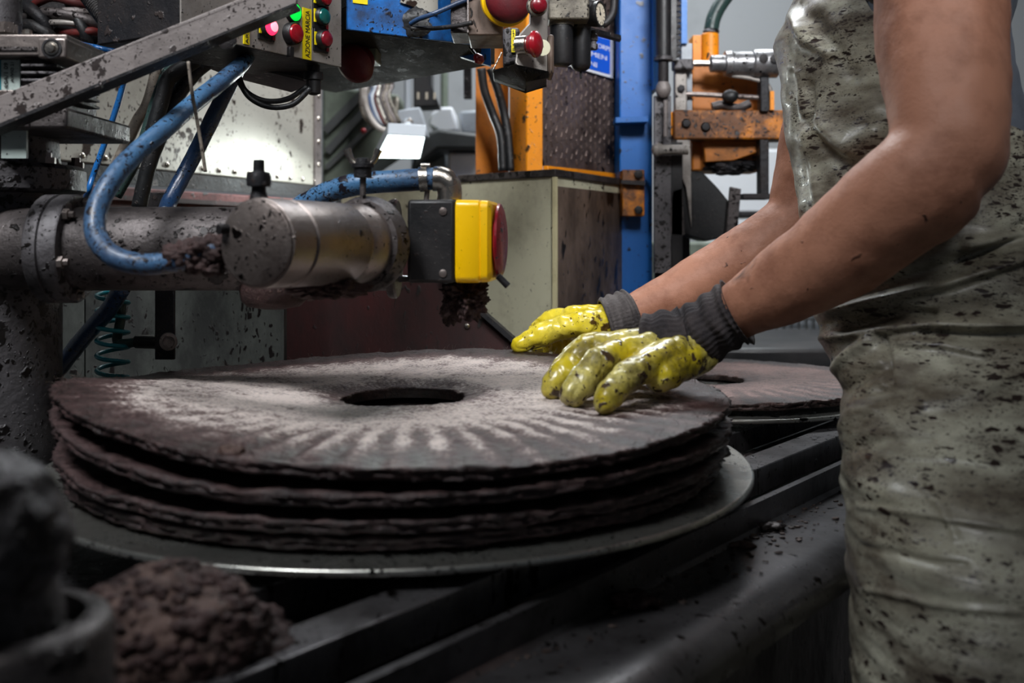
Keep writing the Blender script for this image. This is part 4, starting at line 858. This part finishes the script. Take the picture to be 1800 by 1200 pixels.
# far hall: pale machines, lamp, dark worktable, wire cage
wc = obj('bright_wall_panel', MB().qbox(1236, 262, 1420, 1100, 4.3, .5), M['white_paint'], label='plain white panel painted for the bright wall far behind the black hopper jaws', cat='cabinet', bevel=.01)  # white box added to give the far wall its bright patch by colour
obj('grey_cabinet', MB().qbox(1150, 425, 1460, 1100, 3.6, .4), M['green_grey'], label='low grey green cabinet far behind, under the white panel', cat='cabinet', bevel=.01)
sf = thing('dark_shelf', Q(1480, 998, 3.3), 'thin dark shelf edge below the white panel', 'shelf'); obj('post', MB().qbox(1480, 382, 1500, 998, 3.35, .1), M['dark_iron'], sf); obj('shelf_board', MB().qbox(1300, 370, 1500, 382, 3.3, .3), M['dark_iron'], sf, bevel=.005) if True else dict(label='thin dark shelf edge below the white panel', cat='shelf', bevel=.005)
obj('worktable', MB().qbox(1185, 612, 1560, 1232, 2.35, .5), M['black'], label='black worktable in shadow behind the farther disc', cat='table', bevel=.01)
obj('tool', MB().prism([Q(1310, 664, 1.98), Q(1370, 645, 2.05), Q(1400, 655, 2.05), Q(1402, 666, 2.0)], (0, .06, -.01)), M['bar'], label='grey metal scrap lying in the dark behind the farther disc', cat='metal part', bevel=.002)
cg = thing('wire_cage', Q(1395, 612, 3.2), 'pale container in a metal wire cage glimpsed under the forearm', 'container')
obj('container', MB().qbox(1340, 500, 1475, 1006, 3.25, .3), M['duct'], cg, bevel=.02)
for k in range(11): obj('wire', MB().cyl(Q(1340 + k * 13, 500, 3.2), Q(1340 + k * 13, 625, 3.2), .0045, 8), M['dark_duct'], cg)
for y in (520, 560, 598): obj('wire', MB().cyl(Q(1338, y, 3.19), Q(1478, y, 3.19), .0045, 8), M['dark_duct'], cg)

lamp = thing('panel_lamp', Q(704, 240, 2.3), 'bright white rectangular work lamp glowing below the overhead beam', 'lamp')
q = [Q(660, 277, 2.42), Q(739, 278, 2.42), Q(748, 240, 2.30), Q(681, 236, 2.30)]; qn = (q[1] - q[0]).cross(q[3] - q[0]).normalized()
if qn.y > 0: qn = -qn
obj('lamp_housing', MB().prism(q, -qn * .03), M['duct'], lamp, bevel=.002)
ctr = sum(q, Vector()) / 4
obj('lamp_glass', MB().prism([ctr + (p - ctr) * .95 + qn * .0005 for p in q], qn * .001), M['lamp_glass'], lamp)
al = area('lamp_light', ctr + qn * .02, ctr + qn, .10, 3.4, (.92, 1, .98)); al.parent = lamp; al.location = ctr + qn * .02 - lamp.location
al2 = area('task_light', (-.05, 1.75, 1.62), (-.52, 2.15, 1.22), .10, .55, (.88, .95, 1.0)); al2.data.spread = R_(70)

gm = thing('slanted_machine', Q(640, 300, 2.9), 'blurred grey green slanted machine body left of the bright lamp', 'machine')
obj('slanted_body', MB().prism([Q(x, y, 2.9) for x, y in ((566, 150), (700, 165), (735, 232), (690, 262), (600, 322), (566, 345))], (0, .3, 0)), M['green_grey'], gm, bevel=.01)
for a_, b_, w_ in (((570, 262), (655, 168), 9), ((570, 292), (680, 190), 6), ((566, 225), (640, 150), 10)):
    obj('rib', MB().prism([Q(a_[0], a_[1], 2.86), Q(b_[0], b_[1], 2.86), Q(b_[0] + w_, b_[1] + w_, 2.86), Q(a_[0] + w_, a_[1] + w_, 2.86)], (0, .03, 0)), M['dark_duct'], gm)
obj('stand', MB().qbox(590, 335, 680, 1070, 2.95, .2), M['dark_duct'], gm); obj('red_knob', MB().blob(Q(639, 230, 2.83), (.008, .008, .008), .02, 10, 3, 1), M['red_plastic'], gm)
random.seed(11); cols = ['beige_hose', 'bar', 'conduit', 'blue_hose_dark', 'duct', 'red_beam', 'cream', 'steel_dark']
CN = ['beige', 'grey', 'khaki', 'navy', 'pale grey', 'dull red', 'cream', 'dark']
for k in range(11):
    x = 640 + k * 5; dx = random.uniform(-6, 6)
    hose('bundled_cable', [(x + dx, -1260, 2.6), (x + dx, -500, 2.6), (x + dx, 90, 2.6), (x + dx, 150, 2.6), (x - 6, 175, 2.58), (x + 2 + k, 205 + k, 2.57), (x + 26 - k * 2, 224 - k * 2, 2.58), (x + 48 - k * 4, 205 - k * 3, 2.6), (x + 44 - k * 4, 180, 2.62)], .0062, M[cols[k % 8]], ('outer ' if k < 8 else 'inner ') + CN[k % 8] + ' cable in the looped bundle above the bright lamp', 'cable', 8, group='cables of the looped bundle above the bright lamp', rough=0, sub=5)
obj('cable_hoop', MB().tube([Q(636, -1290, 2.55), Q(636, 60, 2.55), Q(640, 150, 2.55), Q(646, 195, 2.55), Q(668, 226, 2.55), (Q(700, 228, 2.55)), Q(724, 210, 2.55)], .008, 10, 6), M['bar2'], label='grey ring holding the looped cable bundle', cat='cable holder', smooth=180)
obj('lamp_post', MB().cyl(Q(716, 200, 2.68), Q(716, -1210, 2.68), .009, 14), M['duct'], lamp); obj('bracket', MB().prism([Q(x, y, 2.66) for x, y in ((690, 195), (738, 188), (752, 240), (700, 238))], (0, .06, 0)), M['duct'], lamp, bevel=.004)
obj('hinge_arm', MB().tube([ctr - qn * .02, Q(716, 225, 2.5), Q(716, 215, 2.66)], .012, 12, 6), M['duct'], lamp, smooth=180)
bb = thing('black_motor', Q(742, 188, 2.8), 'black blurred motor block hanging below the beam before the pale wall', 'motor')
obj('motor_body', MB().prism([Q(x, y, 2.8) for x, y in ((721, -1140), (756, -1140), (758, 150), (772, 186), (727, 188))], (0, .1, 0)), M['black'], bb, bevel=.004)
for x in (733, 748, 762): obj('slot', MB().qbox(x, 162, x + 4, 174, 2.797, .004), M['dial'], bb)
obj('hanging_profile', MB().prism([Q(x, y, 2.6) for x, y in ((806, -1260), (819, -1260), (829, 172), (815, 172))], (0, .03, 0)), M['dark_iron'], label='dark metal profile hanging before the pale wall left of the orange frame', cat='profile', bevel=.001)
obj('wall_pipe', MB().cyl(Q(781, 400, 4.6), Q(781, -300, 4.6), .018, 14), M['green_grey'], label='vertical grey pipe on the far wall', cat='pipe')
pm = thing('pale_machine', Q(790, 300, 3.3), 'blurred white and grey machine behind the elbow fitting, left of the orange frame', 'machine')
obj('white_cover', MB().prism([Q(x, y, 3.2) for x, y in ((756, 200), (772, 188), (796, 187), (806, 230), (775, 235), (752, 220))], (0, .2, 0)), M['white_paint'], pm, bevel=.01)
obj('grey_cover', MB().prism([Q(x, y, 3.25) for x, y in ((806, 195), (850, 192), (850, 238), (812, 236))], (0, .2, 0)), M['duct'], pm, bevel=.01)
obj('dark_duct', MB().prism([Q(x, y, 3.15) for x, y in ((735, 240), (770, 226), (850, 236), (850, 262), (770, 262), (722, 300))], (0, .25, 0)), M['dark_duct'], pm, bevel=.01)
obj('white_base', MB().qbox(786, 268, 850, 1014, 3.2, .3), M['white_paint'], pm, bevel=.01)
obj('support', MB().qbox(722, 262, 786, 980, 3.4, .2), M['duct'], pm, bevel=.01)

# conduits and clutter at the top left
def corr(pts, r, name, matl, label, pitch=.0042, amp=.13):
    L_ = sum((Q(*pts[i + 1]) - Q(*pts[i])).length for i in range(len(pts) - 1)); n_ = L_ / pitch; sub = int(n_ * 6 / (len(pts) - 1)) + 1
    return obj(name, MB().tube([Q(*p) for p in pts], (lambda t: r * (1 + amp * math.sin(t * n_ * 2 * math.pi))), 18, sub), matl, label=label, cat='conduit', smooth=180)
corr([(168, -40, 1.24), (188, 0, 1.22), (212, 32, 1.2), (250, 44, 1.2), (290, 45, 1.2), (330, 30, 1.2)], .0096, 'ribbed_conduit', M['conduit'], 'ribbed metal conduit curving into the control box, upper of the pair')
corr([(212, 48, 1.24), (240, 62, 1.24), (272, 64, 1.24), (310, 48, 1.24)], .0082, 'ribbed_conduit', M['conduit'], 'short ribbed conduit below the larger ribbed conduit')
corr([(128, -50, 1.28), (160, -5, 1.27), (192, 38, 1.26), (226, 78, 1.25), (250, 110, 1.25)], .0128, 'braided_hose', M['dark_braid'], 'thick dark braided hose slanting down from the top left', .003, .05)
corr([(330, -50, 1.3), (322, -10, 1.3), (300, 12, 1.3), (285, 30, 1.3)], .0100, 'ribbed_conduit', M['conduit'], 'ribbed conduit beside the small blue post at the top')
obj('blue_post', MB().qbox(257, -60, 284, 30, 1.42, .03), M['blue_paint'], label='small bright blue post between the conduits at the top', cat='post', bevel=.001)
hose('air_line', [(312, -20, 1.25), (290, 8, 1.25), (268, 30, 1.25)], .0042, M['blue_thin'], 'short blue air line in front of the small blue post')
hose('air_line', [(108, 74, 1.02), (125, 76, 1.2), (150, 80, 1.33), (185, 87, 1.35), (222, 94, 1.35)], .0042, M['blue_thin'], 'blue air line running right from the valve body')
cl = [((36, 30), (90, 22), (150, 34), (180, 50), 'steel_dark', .008, 'thick dark hose arching above the valve, uppermost but one'), ((40, 50), (90, 40), (140, 42), (175, 48), 'bar2', .0045, 'thin pale hose running level above the valve'), ((90, 40), (105, 22), (140, 20), (160, 26), 'bar', .0055, 'grey hose bent like a hook above the thin pale hose'), ((30, 62), (70, 66), (110, 80), (150, 88), 'cast', .007, 'dark grey hose sloping down just behind the valve top'), ((60, 8), (90, -4), (130, 4), (165, 12), 'red_beam', .006, 'red hose at the very top left'), ((100, 55), (135, 58), (160, 55), (178, 58), 'red_beam', .006, 'short red hose below the thin pale hose'), ((36, 5), (60, 20), (80, 45), (90, 90), 'dark_iron', .009, 'black hose dropping steeply beside the valve post'), ((180, 88), (215, 60), (240, 20), (262, -20), 'cast', .012, 'thick grey hose rising behind the ribbed conduits'), ((120, 0), (135, 30), (150, 62), (160, 95), 'rubber', .008, 'black rubber hose dropping left of the braided hose'), ((40, 44), (60, 46), (84, 60), (100, 78), 'rubber', .009, 'short black rubber hose over the valve top bar')]
for k, (a, b, c, d, mm, r, lb_) in enumerate(cl):
    hose('grimy_hose', [(*a, 1.45), (*b, 1.43), (*c, 1.43), (*d, 1.45)], r, M[mm], lb_, 'hose', 10, group='grimy hoses tangled above the valve')
obj('dark_housing', MB().qbox(-80, -220, 340, 92, 1.475, .03), M['dark_iron'], label='dark machine cover behind the tangled hoses at the top left', cat='machine cover', bevel=.003)
# ------------------------------------------------------------------ the worker
def lerp_tab(tab, y):
    if y <= tab[0][0]: return tab[0][1]
    for (a, va), (b, vb) in zip(tab, tab[1:]):
        if y <= b: t = (y - a) / (b - a); return va + (vb - va) * t
    return tab[-1][1]
SIL = [(-60, 1420), (0, 1402), (30, 1392), (60, 1378), (85, 1369), (110, 1374), (160, 1381), (220, 1388), (300, 1404), (360, 1412), (430, 1428), (500, 1444), (560, 1452), (600, 1458), (640, 1472), (672, 1484), (700, 1485), (760, 1487), (850, 1493), (950, 1501), (1100, 1509), (1250, 1513), (1500, 1516), (1800, 1518)]
YC = [(-60, 1.15), (100, 1.14), (200, 1.14), (300, 1.12), (400, 1.10), (500, 1.06), (600, 1.0), (700, .935), (800, .88), (900, .845), (1200, .80), (1800, .79)]
PSI = [(0, 4), (300, 8), (600, 28), (800, 39.6)]
LA = [(-60, .170), (300, .168), (600, .172), (800, .20), (1200, .22)]
DB = [(-60, .120), (300, .128), (600, .135), (800, .14), (1200, .145)]
def row(y):
    m = (lerp_tab(SIL, y) - 900) / F; yc = lerp_tab(YC, y); ps = R_(lerp_tab(PSI, y)); a = lerp_tab(LA, y); b = lerp_tab(DB, y)
    l = Vector((math.sin(ps), math.cos(ps), 0)); f = Vector((-math.cos(ps), math.sin(ps), 0)); d = Vector((-1, m, 0))
    S = math.sqrt((a * d.dot(l)) ** 2 + (b * d.dot(f)) ** 2); xc = m * yc + S
    p = (l * a * a * d.dot(l) + f * b * b * d.dot(f)) / S; yt = yc + p.y
    return Vector((xc, yc, CAMZ - (y - 415) / F * yt)), l, f, a, b
hipc = row(760)[0]
man = thing('person', (hipc.x, hipc.y, 0), 'person in grey t-shirt, stained pale vinyl apron and yellow gloves leaning over the disc stack', 'person')

def sph(mb, c, r): mb.blob(c, (r, r, r), 0, 1, 3, 0)
body = MB()
def limb(pts, n=28, sub=6):
    P = [Q(x, y, Y) for x, y, Y, r in pts]; body.tube(P, [r for *_, r in pts], n, sub)
    sph(body, P[0], pts[0][3]); sph(body, P[-1], pts[-1][3])
# near arm: upper arm down to the elbow, forearm out to the wrist
limb([(1655, -150, .97, .064), (1652, -60, .935, .0605), (1652, 45, .915, .0580), (1659, 125, .895, .0552), (1668, 200, .875, .0500), (1670, 268, .862, .0478)])
limb([(1690, 292, .862, .0335), (1668, 285, .862, .0470), (1622, 322, .868, .0500), (1560, 371, .888, .0490), (1465, 448, .922, .0448), (1375, 502, .955, .0377), (1320, 532, .972, .0310), (1286, 553, .985, .0272), (1235, 584, 1.0, .0245), (1215, 597, 1.0, .0235)])
# far arm
limb([(1500, -70, 1.33, .058), (1484, 60, 1.33, .056), (1462, 160, 1.33, .054), (1440, 250, 1.33, .0520), (1424, 330, 1.325, .0500), (1416, 385, 1.32, .0480)])
limb([(1428, 402, 1.32, .036), (1405, 398, 1.32, .0465), (1332, 446, 1.325, .0470), (1240, 494, 1.33, .0400), (1160, 532, 1.33, .0315), (1110, 555, 1.325, .0270), (1085, 562, 1.32, .0240)])
rg = []
for y in range(-90, 1000, 30):
    c, l, f, a, b = row(y); k = .86 if y > 0 else .86 - (0 - y) * .0016
    rg.append([c + l * (a * k * math.cos(t)) + f * (b * k * math.sin(t)) for t in [2 * math.pi * q / 32 for q in range(32)]])
body.rings(rg)
ct, l_, f_, a_, b_ = row(-90)
body.tube([ct + Vector((.02, -.13, -.03)), ct + Vector((.015, 0, .015)), ct + Vector((.02, .15, -.03))], [.055, .062, .055], 20, 6)
hd = ct + Vector((-.065, 0, .205))
body.tube([ct + Vector((.01, 0, -.02)), ct + Vector((-.015, 0, .06)), hd + Vector((.015, 0, -.05))], [.062, .054, .056], 20, 6)
hx = Vector((-.88, 0, -.47)).normalized(); hz = Vector((-.47, 0, .88)).normalized(); hy = Vector((0, 1, 0))
body.blob(hd, (.093, .073, .108), .02, 8, 4, 1, (hx, hy, hz)); body.blob(hd + hx * .040 - hz * .062, (.050, .050, .046), 0, 1, 3, 0, (hx, hy, hz))
body.blob(hd + hx * .098 - hz * .018, (.017, .013, .024), 0, 1, 3, 0, (hx, hy, hz))
for sg in (-1, 1):
    body.blob(hd - hz * .012 - hx * .004 + hy * sg * .077, (.018, .008, .030), 0, 1, 3, 0, (hx, hy, hz))
    body.blob(hd + hx * .078 + hz * .012 + hy * sg * .032, (.014, .014, .008), 0, 1, 3, 0, (hx, hy, hz))
body.blob(hd + hx * .086 - hz * .062, (.012, .024, .007), 0, 1, 3, 0, (hx, hy, hz))
lc = row(960)[0]
for sg in (-1, 1):
    p0 = lc + U * sg * .095; body.tube([p0 + Z * .02, Vector((p0.x + .02, p0.y - .015, .48)), Vector((p0.x + .035, p0.y - .03, .10)), Vector((p0.x + .03, p0.y - .03, .05))], [.085, .058, .042, .040], 20, 6)
bd = remeshed(body, .0055, 5)
for v in bd.bm.verts:           # slight muscle and tendon relief
    p = v.co; v.co = p + v.normal * (.0022 * noise.noise(p * 22) + .0010 * noise.noise(p * 60))
body_o = obj('body', bd, M['skin'], man, smooth=180)
hr = obj('hair', MB().blob(hd + hz * .020 - hx * .014, (.094, .079, .102), .06, 60, 5, 3, (hx, hy, hz)), M['hair'], man, smooth=180)

# t-shirt
sh = MB(); rg = []
for y in range(-95, 640, 28):
    c, l, f, a, b = row(y); k = .93 if y > 0 else .93 - (0 - y) * .0016
    rg.append([c + l * (a * k * math.cos(t)) + f * (b * k * math.sin(t)) for t in [2 * math.pi * q / 40 for q in range(40)]])
sh.rings(rg)
sh.tube([Q(1652, -170, 1.0), Q(1652, -100, .955), Q(1652, -40, .935), Q(1652, -12, .93)], [.066, .069, .0665, .0655], 28, 6)
sh.tube([Q(1505, -110, 1.33), Q(1490, 20, 1.33), Q(1470, 110, 1.33), Q(1456, 178, 1.33)], [.063, .062, .0595, .0590], 28, 6)
sh.tube([ct + Vector((.02, -.13, -.03)), ct + Vector((.015, 0, .012)), ct + Vector((.02, .15, -.03))], [.062, .068, .062], 20, 6)
sm_ = remeshed(sh, .006, 4)
for v in sm_.bm.verts:
    p = v.co; v.co = p + v.normal * (.004 * noise.noise(Vector((p.x * 14, p.y * 14, p.z * 30 + p.x * 40))) + .001 * noise.noise(p * 60))
obj('t_shirt', sm_, M['shirt'], man, smooth=180)

# trousers and boots
tr = MB()
c0, l0, f0, a0, b0 = row(690)
rg = []
for y in (690, 760, 850, 960):
    c, l, f, a, b = row(y); rg.append([c + l * (a * .90 * math.cos(t)) + f * (b * .90 * math.sin(t)) for t in [2 * math.pi * q / 32 for q in range(32)]])
tr.rings(rg)
for sg in (-1, 1):
    p0 = lc + U * sg * .095; tr.tube([p0 + Z * .03, Vector((p0.x + .02, p0.y - .015, .48)), Vector((p0.x + .035, p0.y - .03, .10))], [.092, .072, .062], 24, 6)
obj('trousers', remeshed(tr, .008, 4), M['trousers'], man, smooth=180)
for sg in (-1, 1):
    p0 = lc + U * sg * .095; q = Vector((p0.x + .035, p0.y - .03, 0)); fr_ = -NN
    mb = MB(); mb.blob(q + fr_ * .06 + Z * .045, (.135, .048, .044), .02, 10, 4, 1, (fr_, U, Z)); mb.tube([q + Z * .04, q + Z * .26], [.050, .056], 20, 4)
    bt = remeshed(mb, .006, 3)
    for v in bt.bm.verts: v.co.z = max(v.co.z, .002)
    obj('boot', bt, M['boot'], man, smooth=180)

# apron: one sheet wrapped round the front, with its folds
def proj(p): return 900 + F * p.x / p.y, 415 - F * (p.z - CAMZ) / p.y
def segd(x, y, pl):
    best = 1e9
    for (x0, y0), (x1, y1) in zip(pl, pl[1:]):
        dx, dy = x1 - x0, y1 - y0; t = max(0, min(1, ((x - x0) * dx + (y - y0) * dy) / (dx * dx + dy * dy)))
        best = min(best, math.hypot(x - x0 - t * dx, y - y0 - t * dy))
    return best
FOLDS = [([(1402, 28), (1424, 66), (1462, 92)], .010, 12), ([(1440, 40), (1470, 90), (1500, 130)], -.008, 18),
         ([(1450, 228), (1505, 262), (1550, 232)], .016, 26), ([(1430, 215), (1470, 268), (1520, 300)], -.012, 16),
         ([(1400, 130), (1412, 260), (1440, 380)], -.006, 8), ([(1415, 130), (1430, 260), (1452, 370)], .006, 8), ([(1432, 150), (1450, 260)], -.004, 7), ([(1396, 180), (1404, 300)], .004, 6),
         ([(1447, 556), (1530, 529), (1660, 497), (1768, 458), (1810, 440)], .015, 11), ([(1500, 520), (1640, 478), (1740, 440), (1800, 405)], -.016, 16),
         ([(1700, 432), (1760, 420), (1810, 404)], .014, 9),
         ([(1500, 575), (1600, 548), (1640, 552)], -.012, 10), ([(1455, 596), (1560, 578), (1640, 566), (1700, 568), (1810, 566)], .010, 8),
         ([(1630, 585), (1720, 590), (1810, 590)], -.008, 10), ([(1552, 590), (1566, 630), (1572, 668)], -.009, 7), ([(1480, 650), (1510, 618), (1545, 592)], .012, 10),
         ([(1495, 690), (1530, 660), (1560, 650)], -.010, 12), ([(1590, 600), (1660, 602), (1725, 618)], .008, 8), ([(1560, 690), (1680, 682), (1800, 625)], -.008, 14), ([(1640, 690), (1720, 670), (1810, 620)], .013, 22),
         ([(1495, 750), (1530, 720), (1560, 712)], .008, 12), ([(1500, 790), (1570, 775), (1640, 780)], -.007, 14), ([(1560, 800), (1680, 800), (1800, 820)], .003, 7),
         ([(1520, 890), (1620, 900), (1790, 925)], .003, 6), ([(1540, 1035), (1660, 1060), (1790, 1070)], .003, 6), ([(1530, 960), (1640, 985), (1700, 990)], -.003, 7), ([(1620, 845), (1665, 890), (1685, 940)], .003, 6)]
bm = bmesh.new(); NYR, NTH = 330, 230; grid = []
ys = [(-8 + 1290 * (k / (NYR - 1))) for k in range(NYR)] + [1330, 1400, 1500]
TMIN = [(0, -46), (60, -55), (130, -74), (230, -88), (262, -118), (1500, -120)]
for y in ys:
    c, l, f, a, b = row(y); t0 = R_(lerp_tab(TMIN, y)); t1 = R_(lerp_tab([(0, 40), (60, 58), (200, 80), (1500, 95)], y)); r_ = []
    for k in range(NTH):
        t = t0 + (t1 - t0) * k / (NTH - 1)
        o_ = l * (a * math.sin(t)) + f * (b * math.cos(t)); n_ = (l * (math.sin(t) / a) + f * (math.cos(t) / b)).normalized(); p = c + o_
        if y < 30: p = p - Z * max(0, (.020 * (1 - math.cos(t * 5)) * (1 - (y + 8) / 38)))
        x_, y_ = proj(p); d = .006
        for pl, am, w_ in FOLDS:
            dd = segd(x_, y_, pl)
            if dd < w_ * 3: d += am * math.exp(-(dd / w_) ** 2) * (.30 + .70 * sstep(0, 48, x_ - lerp_tab(SIL, y)))
        mid = sstep(380, 520, y_) * (1 - sstep(720, 860, y_))
        q = Vector((p.x * 9, p.y * 9, p.z * 16)); d += .007 * mid * noise.noise(q) + .0035 * noise.noise(q * 2.3)
        d += .0020 * noise.noise(Vector((p.x * 14 + p.y * 14, 0, p.z * 95))) * sstep(700, 850, y_)
        pl_ = (1 - sstep(1400, 1480, x_)) * sstep(60, 180, y_) * (1 - sstep(420, 520, y_)); d += .0022 * pl_ * noise.noise(Vector((x_ * .11, y_ * .012, 3)))
        d += .0003 * noise.noise(p * 110)
        r_.append(bm.verts.new(p + n_ * d))
    grid.append(r_)
for A, B in zip(grid, grid[1:]):
    for k in range(NTH - 1): bm.faces.new([A[k], A[k + 1], B[k + 1], B[k]])
ap = obj('apron', bm, M['apron'], man, smooth=180)
so = ap.modifiers.new('thick', 'SOLIDIFY'); so.thickness = .0014; so.offset = -1
def onap(px, py, out=.010):
    best = None
    for r_ in range(0, NYR, 3):
        pass
    c, l, f, a, b = row(py); bt = None
    for k in range(-110, 90, 2):
        t = R_(k); p = c + l * (a + out) * math.sin(t) + f * (b + out) * math.cos(t); x_, y_ = proj(p)
        if math.sin(t) < .9 and (bt is None or abs(x_ - px) < bt[0]) and p.y < c.y + a * .5: bt = (abs(x_ - px), p)
    return bt[1]
tp = onap(1462, 26, .012)
tie = obj('apron_tie', MB().tube([tp + Vector((.004, .004, .075)), tp + Vector((-.002, -.004, .030)), tp + Vector((0, -.005, .012)), tp + Vector((.004, 0, -.004))], [.005, .0065, .0062, .0050], 12, 8), M['blue_tie'], ap, smooth=180)
obj('knot', MB().blob(tp + Vector((-.001, -.005, .022)), (.0105, .008, .008), .2, 80, 3, 2), M['blue_tie'], tie, smooth=180)
e_ = []
for k in range(25):
    a = 2 * math.pi * k / 24; e_.append(tp + Vector((.006, -.001, -.014)) + Vector((math.cos(a) * .0085, 0, math.sin(a) * .0085)))
obj('eyelet', MB().tube(e_, .0018, 8, 2), M['apron_dark'], ap, smooth=180)
t2 = onap(1404, 10, .010)
obj('apron_tie', MB().tube([t2 + Vector((.014, 0, .06)), t2 + Vector((.004, -.002, .018)), t2 + Vector((-.003, 0, -.008))], .0042, 10, 6), M['blue_tie'], ap, smooth=180)

# gloves
def glove(name, fingers, metas, palm, wristpts, matl, seed, label=None):
    mb = MB()
    for pts, rs in fingers:
        pts = [Vector(p) for p in pts]; mb.tube(pts, rs, 18, 6); sph(mb, pts[-1], rs[-1]); sph(mb, pts[0], rs[0])
        for p, r in zip(pts[1:-1], rs[1:-1]): sph(mb, p, r * 1.06)
    for pts, rs in metas: mb.tube([Vector(p) for p in pts], rs, 16, 5); sph(mb, Vector(pts[-1]), rs[-1]); sph(mb, Vector(pts[0]), rs[0])
    for c, r, axs in palm: mb.blob(c, r, 0, 1, 4, 0, axs)
    g = remeshed(mb, .0019, 3, .5)
    for v in g.bm.verts:
        p = v.co + Vector((seed, 0, 0)); s = noise.noise(Vector((p.x * 75, p.y * 45, p.z * 75)))
        v.co = v.co + v.normal * (.0016 * s + .0005 * noise.noise(p * 120) - .0026 * max(0, .35 - abs(noise.noise(Vector((p.x * 62 + p.y * 20, p.y * 30, p.z * 40))) * 2.4)) )
        v.co.z = max(v.co.z, .9385) if v.co.y < 1.30 else v.co.z
    return obj(name, g, matl, man, smooth=180, label=label)
zt = .9515
fL = [([(.106, 1.044, .984), (.078, 1.046, .982), (.056, 1.036, .962), (.046, 1.030, zt)], [.0165, .0155, .0148, .0132]),
      ([(.104, 1.008, .988), (.074, .998, .983), (.052, .984, .964), (.041, .978, zt + .001)], [.0170, .0160, .0152, .0138]),
      ([(.110, .974, .985), (.085, .956, .979), (.066, .940, .961), (.057, .934, zt + .001)], [.0165, .0158, .0148, .0132]),
      ([(.124, .942, .976), (.106, .920, .970), (.090, .903, .957), (.084, .896, zt)], [.0155, .0145, .0135, .0122]),
      ([(.168, 1.036, .975), (.140, 1.066, .966), (.112, 1.080, .955), (.095, 1.084, .952)], [.0185, .0155, .0140, .0125])]
wr = (.186, .998, .992)
mL_ = [([wr, (.106, 1.044, .984)], [.022, .0170]), ([wr, (.104, 1.008, .988)], [.022, .0175]), ([wr, (.110, .974, .985)], [.022, .0170]), ([wr, (.124, .942, .976)], [.022, .0160]),
       ([(.186, .992, .985), (.142, .950, .968)], [.022, .0180]), ([wr, Q(1225, 600, .995)], [.0245, .0240])]
gl = glove('glove', fL, mL_, [((.135, .995, .972), (.046, .044, .019), None)], None, M['glove2'], 3, 'near yellow glove smeared with brown pulp')
zt = .953
fR = [([(.100, 1.302, .985), (.072, 1.312, .981), (.040, 1.318, .970), (.010, 1.318, .956)], [.0190, .0165, .0160, .0118]),      # thumb, nearest the camera
      ([(.080, 1.350, .990), (.052, 1.372, .984), (.034, 1.385, .965), (.034, 1.385, .950)], [.0145, .0135, .0128, .0115]),
      ([(.086, 1.375, .986), (.058, 1.402, .978), (.044, 1.412, .958), (.046, 1.410, .944)], [.0148, .0138, .0130, .0116]),
      ([(.095, 1.398, .980), (.072, 1.424, .972), (.060, 1.432, .952), (.064, 1.428, .940)], [.0142, .0134, .0126, .0114]),
      ([(.108, 1.416, .972), (.092, 1.438, .964), (.084, 1.446, .950), (.088, 1.442, .938)], [.0132, .0122, .0116, .0105])]
wR = (.129, 1.322, .989)
mR_ = [([wR, (.080, 1.350, .990)], [.023, .0160]), ([wR, (.086, 1.375, .986)], [.022, .0160]), ([wR, (.095, 1.398, .980)], [.021, .0155]), ([wR, (.108, 1.416, .972)], [.020, .0145]),
       ([(.126, 1.318, .987), (.104, 1.306, .980)], [.0235, .0205]), ([(.120, 1.325, .965), (.100, 1.335, .958)], [.020, .016]), ([wR, Q(1074, 564, 1.322)], [.0240, .0240])]
gr = glove('glove', fR, mR_, [((.112, 1.352, .970), (.040, .048, .018), None)], None, M['glove'], 9, 'far yellow glove with its thumb lying flat on the disc')
def cuff(path, rs, parent, matl, rib, seed, lab=None):
    P = spline([Vector(p) for p in path], 14); mbx = MB(); m = len(P); R0 = spline([Vector((r, 0, 0)) for r in rs], 14)
    u = (P[1] - P[0]).orthogonal().normalized(); n = 110
    outer = []; inner = []
    for i, p in enumerate(P):
        T = (P[min(i + 1, m - 1)] - P[max(i - 1, 0)]).normalized(); u = (u - T * u.dot(T)).normalized(); v = T.cross(u); o1 = []; o2 = []
        for k in range(n):
            a = 2 * math.pi * k / n; d = u * math.cos(a) + v * math.sin(a); r = R0[i].x
            w_ = .0007 * math.sin(a * rib) + .0022 * noise.noise(Vector((math.cos(a) * 1.5, math.sin(a) * 1.5, i * .16 + seed))) + .0018 * math.sin(i * .55 + 2 * noise.noise(Vector((math.cos(a), math.sin(a), seed))))
            o1.append(p + d * (r + w_)); o2.append(p + d * (r + w_ - .0022))
        outer.append(o1); inner.append(o2)
    mbx.rings(outer + inner[::-1], cap=False, closed=True)
    return obj('cuff', mbx, matl, parent, smooth=180, label=lab)
cuff([Q(1132, 604, 1.005), Q(1165, 602, 1.0), Q(1210, 596, 1.0), Q(1250, 575, .993), Q(1282, 555, .986), Q(1296, 548, .983)], [.0285, .0310, .0325, .0310, .0310, .0335], gl, M['cuff_dark'], 34, 2, 'soiled grey knitted cuff')
cuff([Q(1064, 566, 1.322), Q(1080, 561, 1.323), Q(1100, 555, 1.326), Q(1112, 551, 1.328)], [.0315, .0325, .0325, .0330], gr, M['cuff'], 40, 5, 'grey knitted cuff')
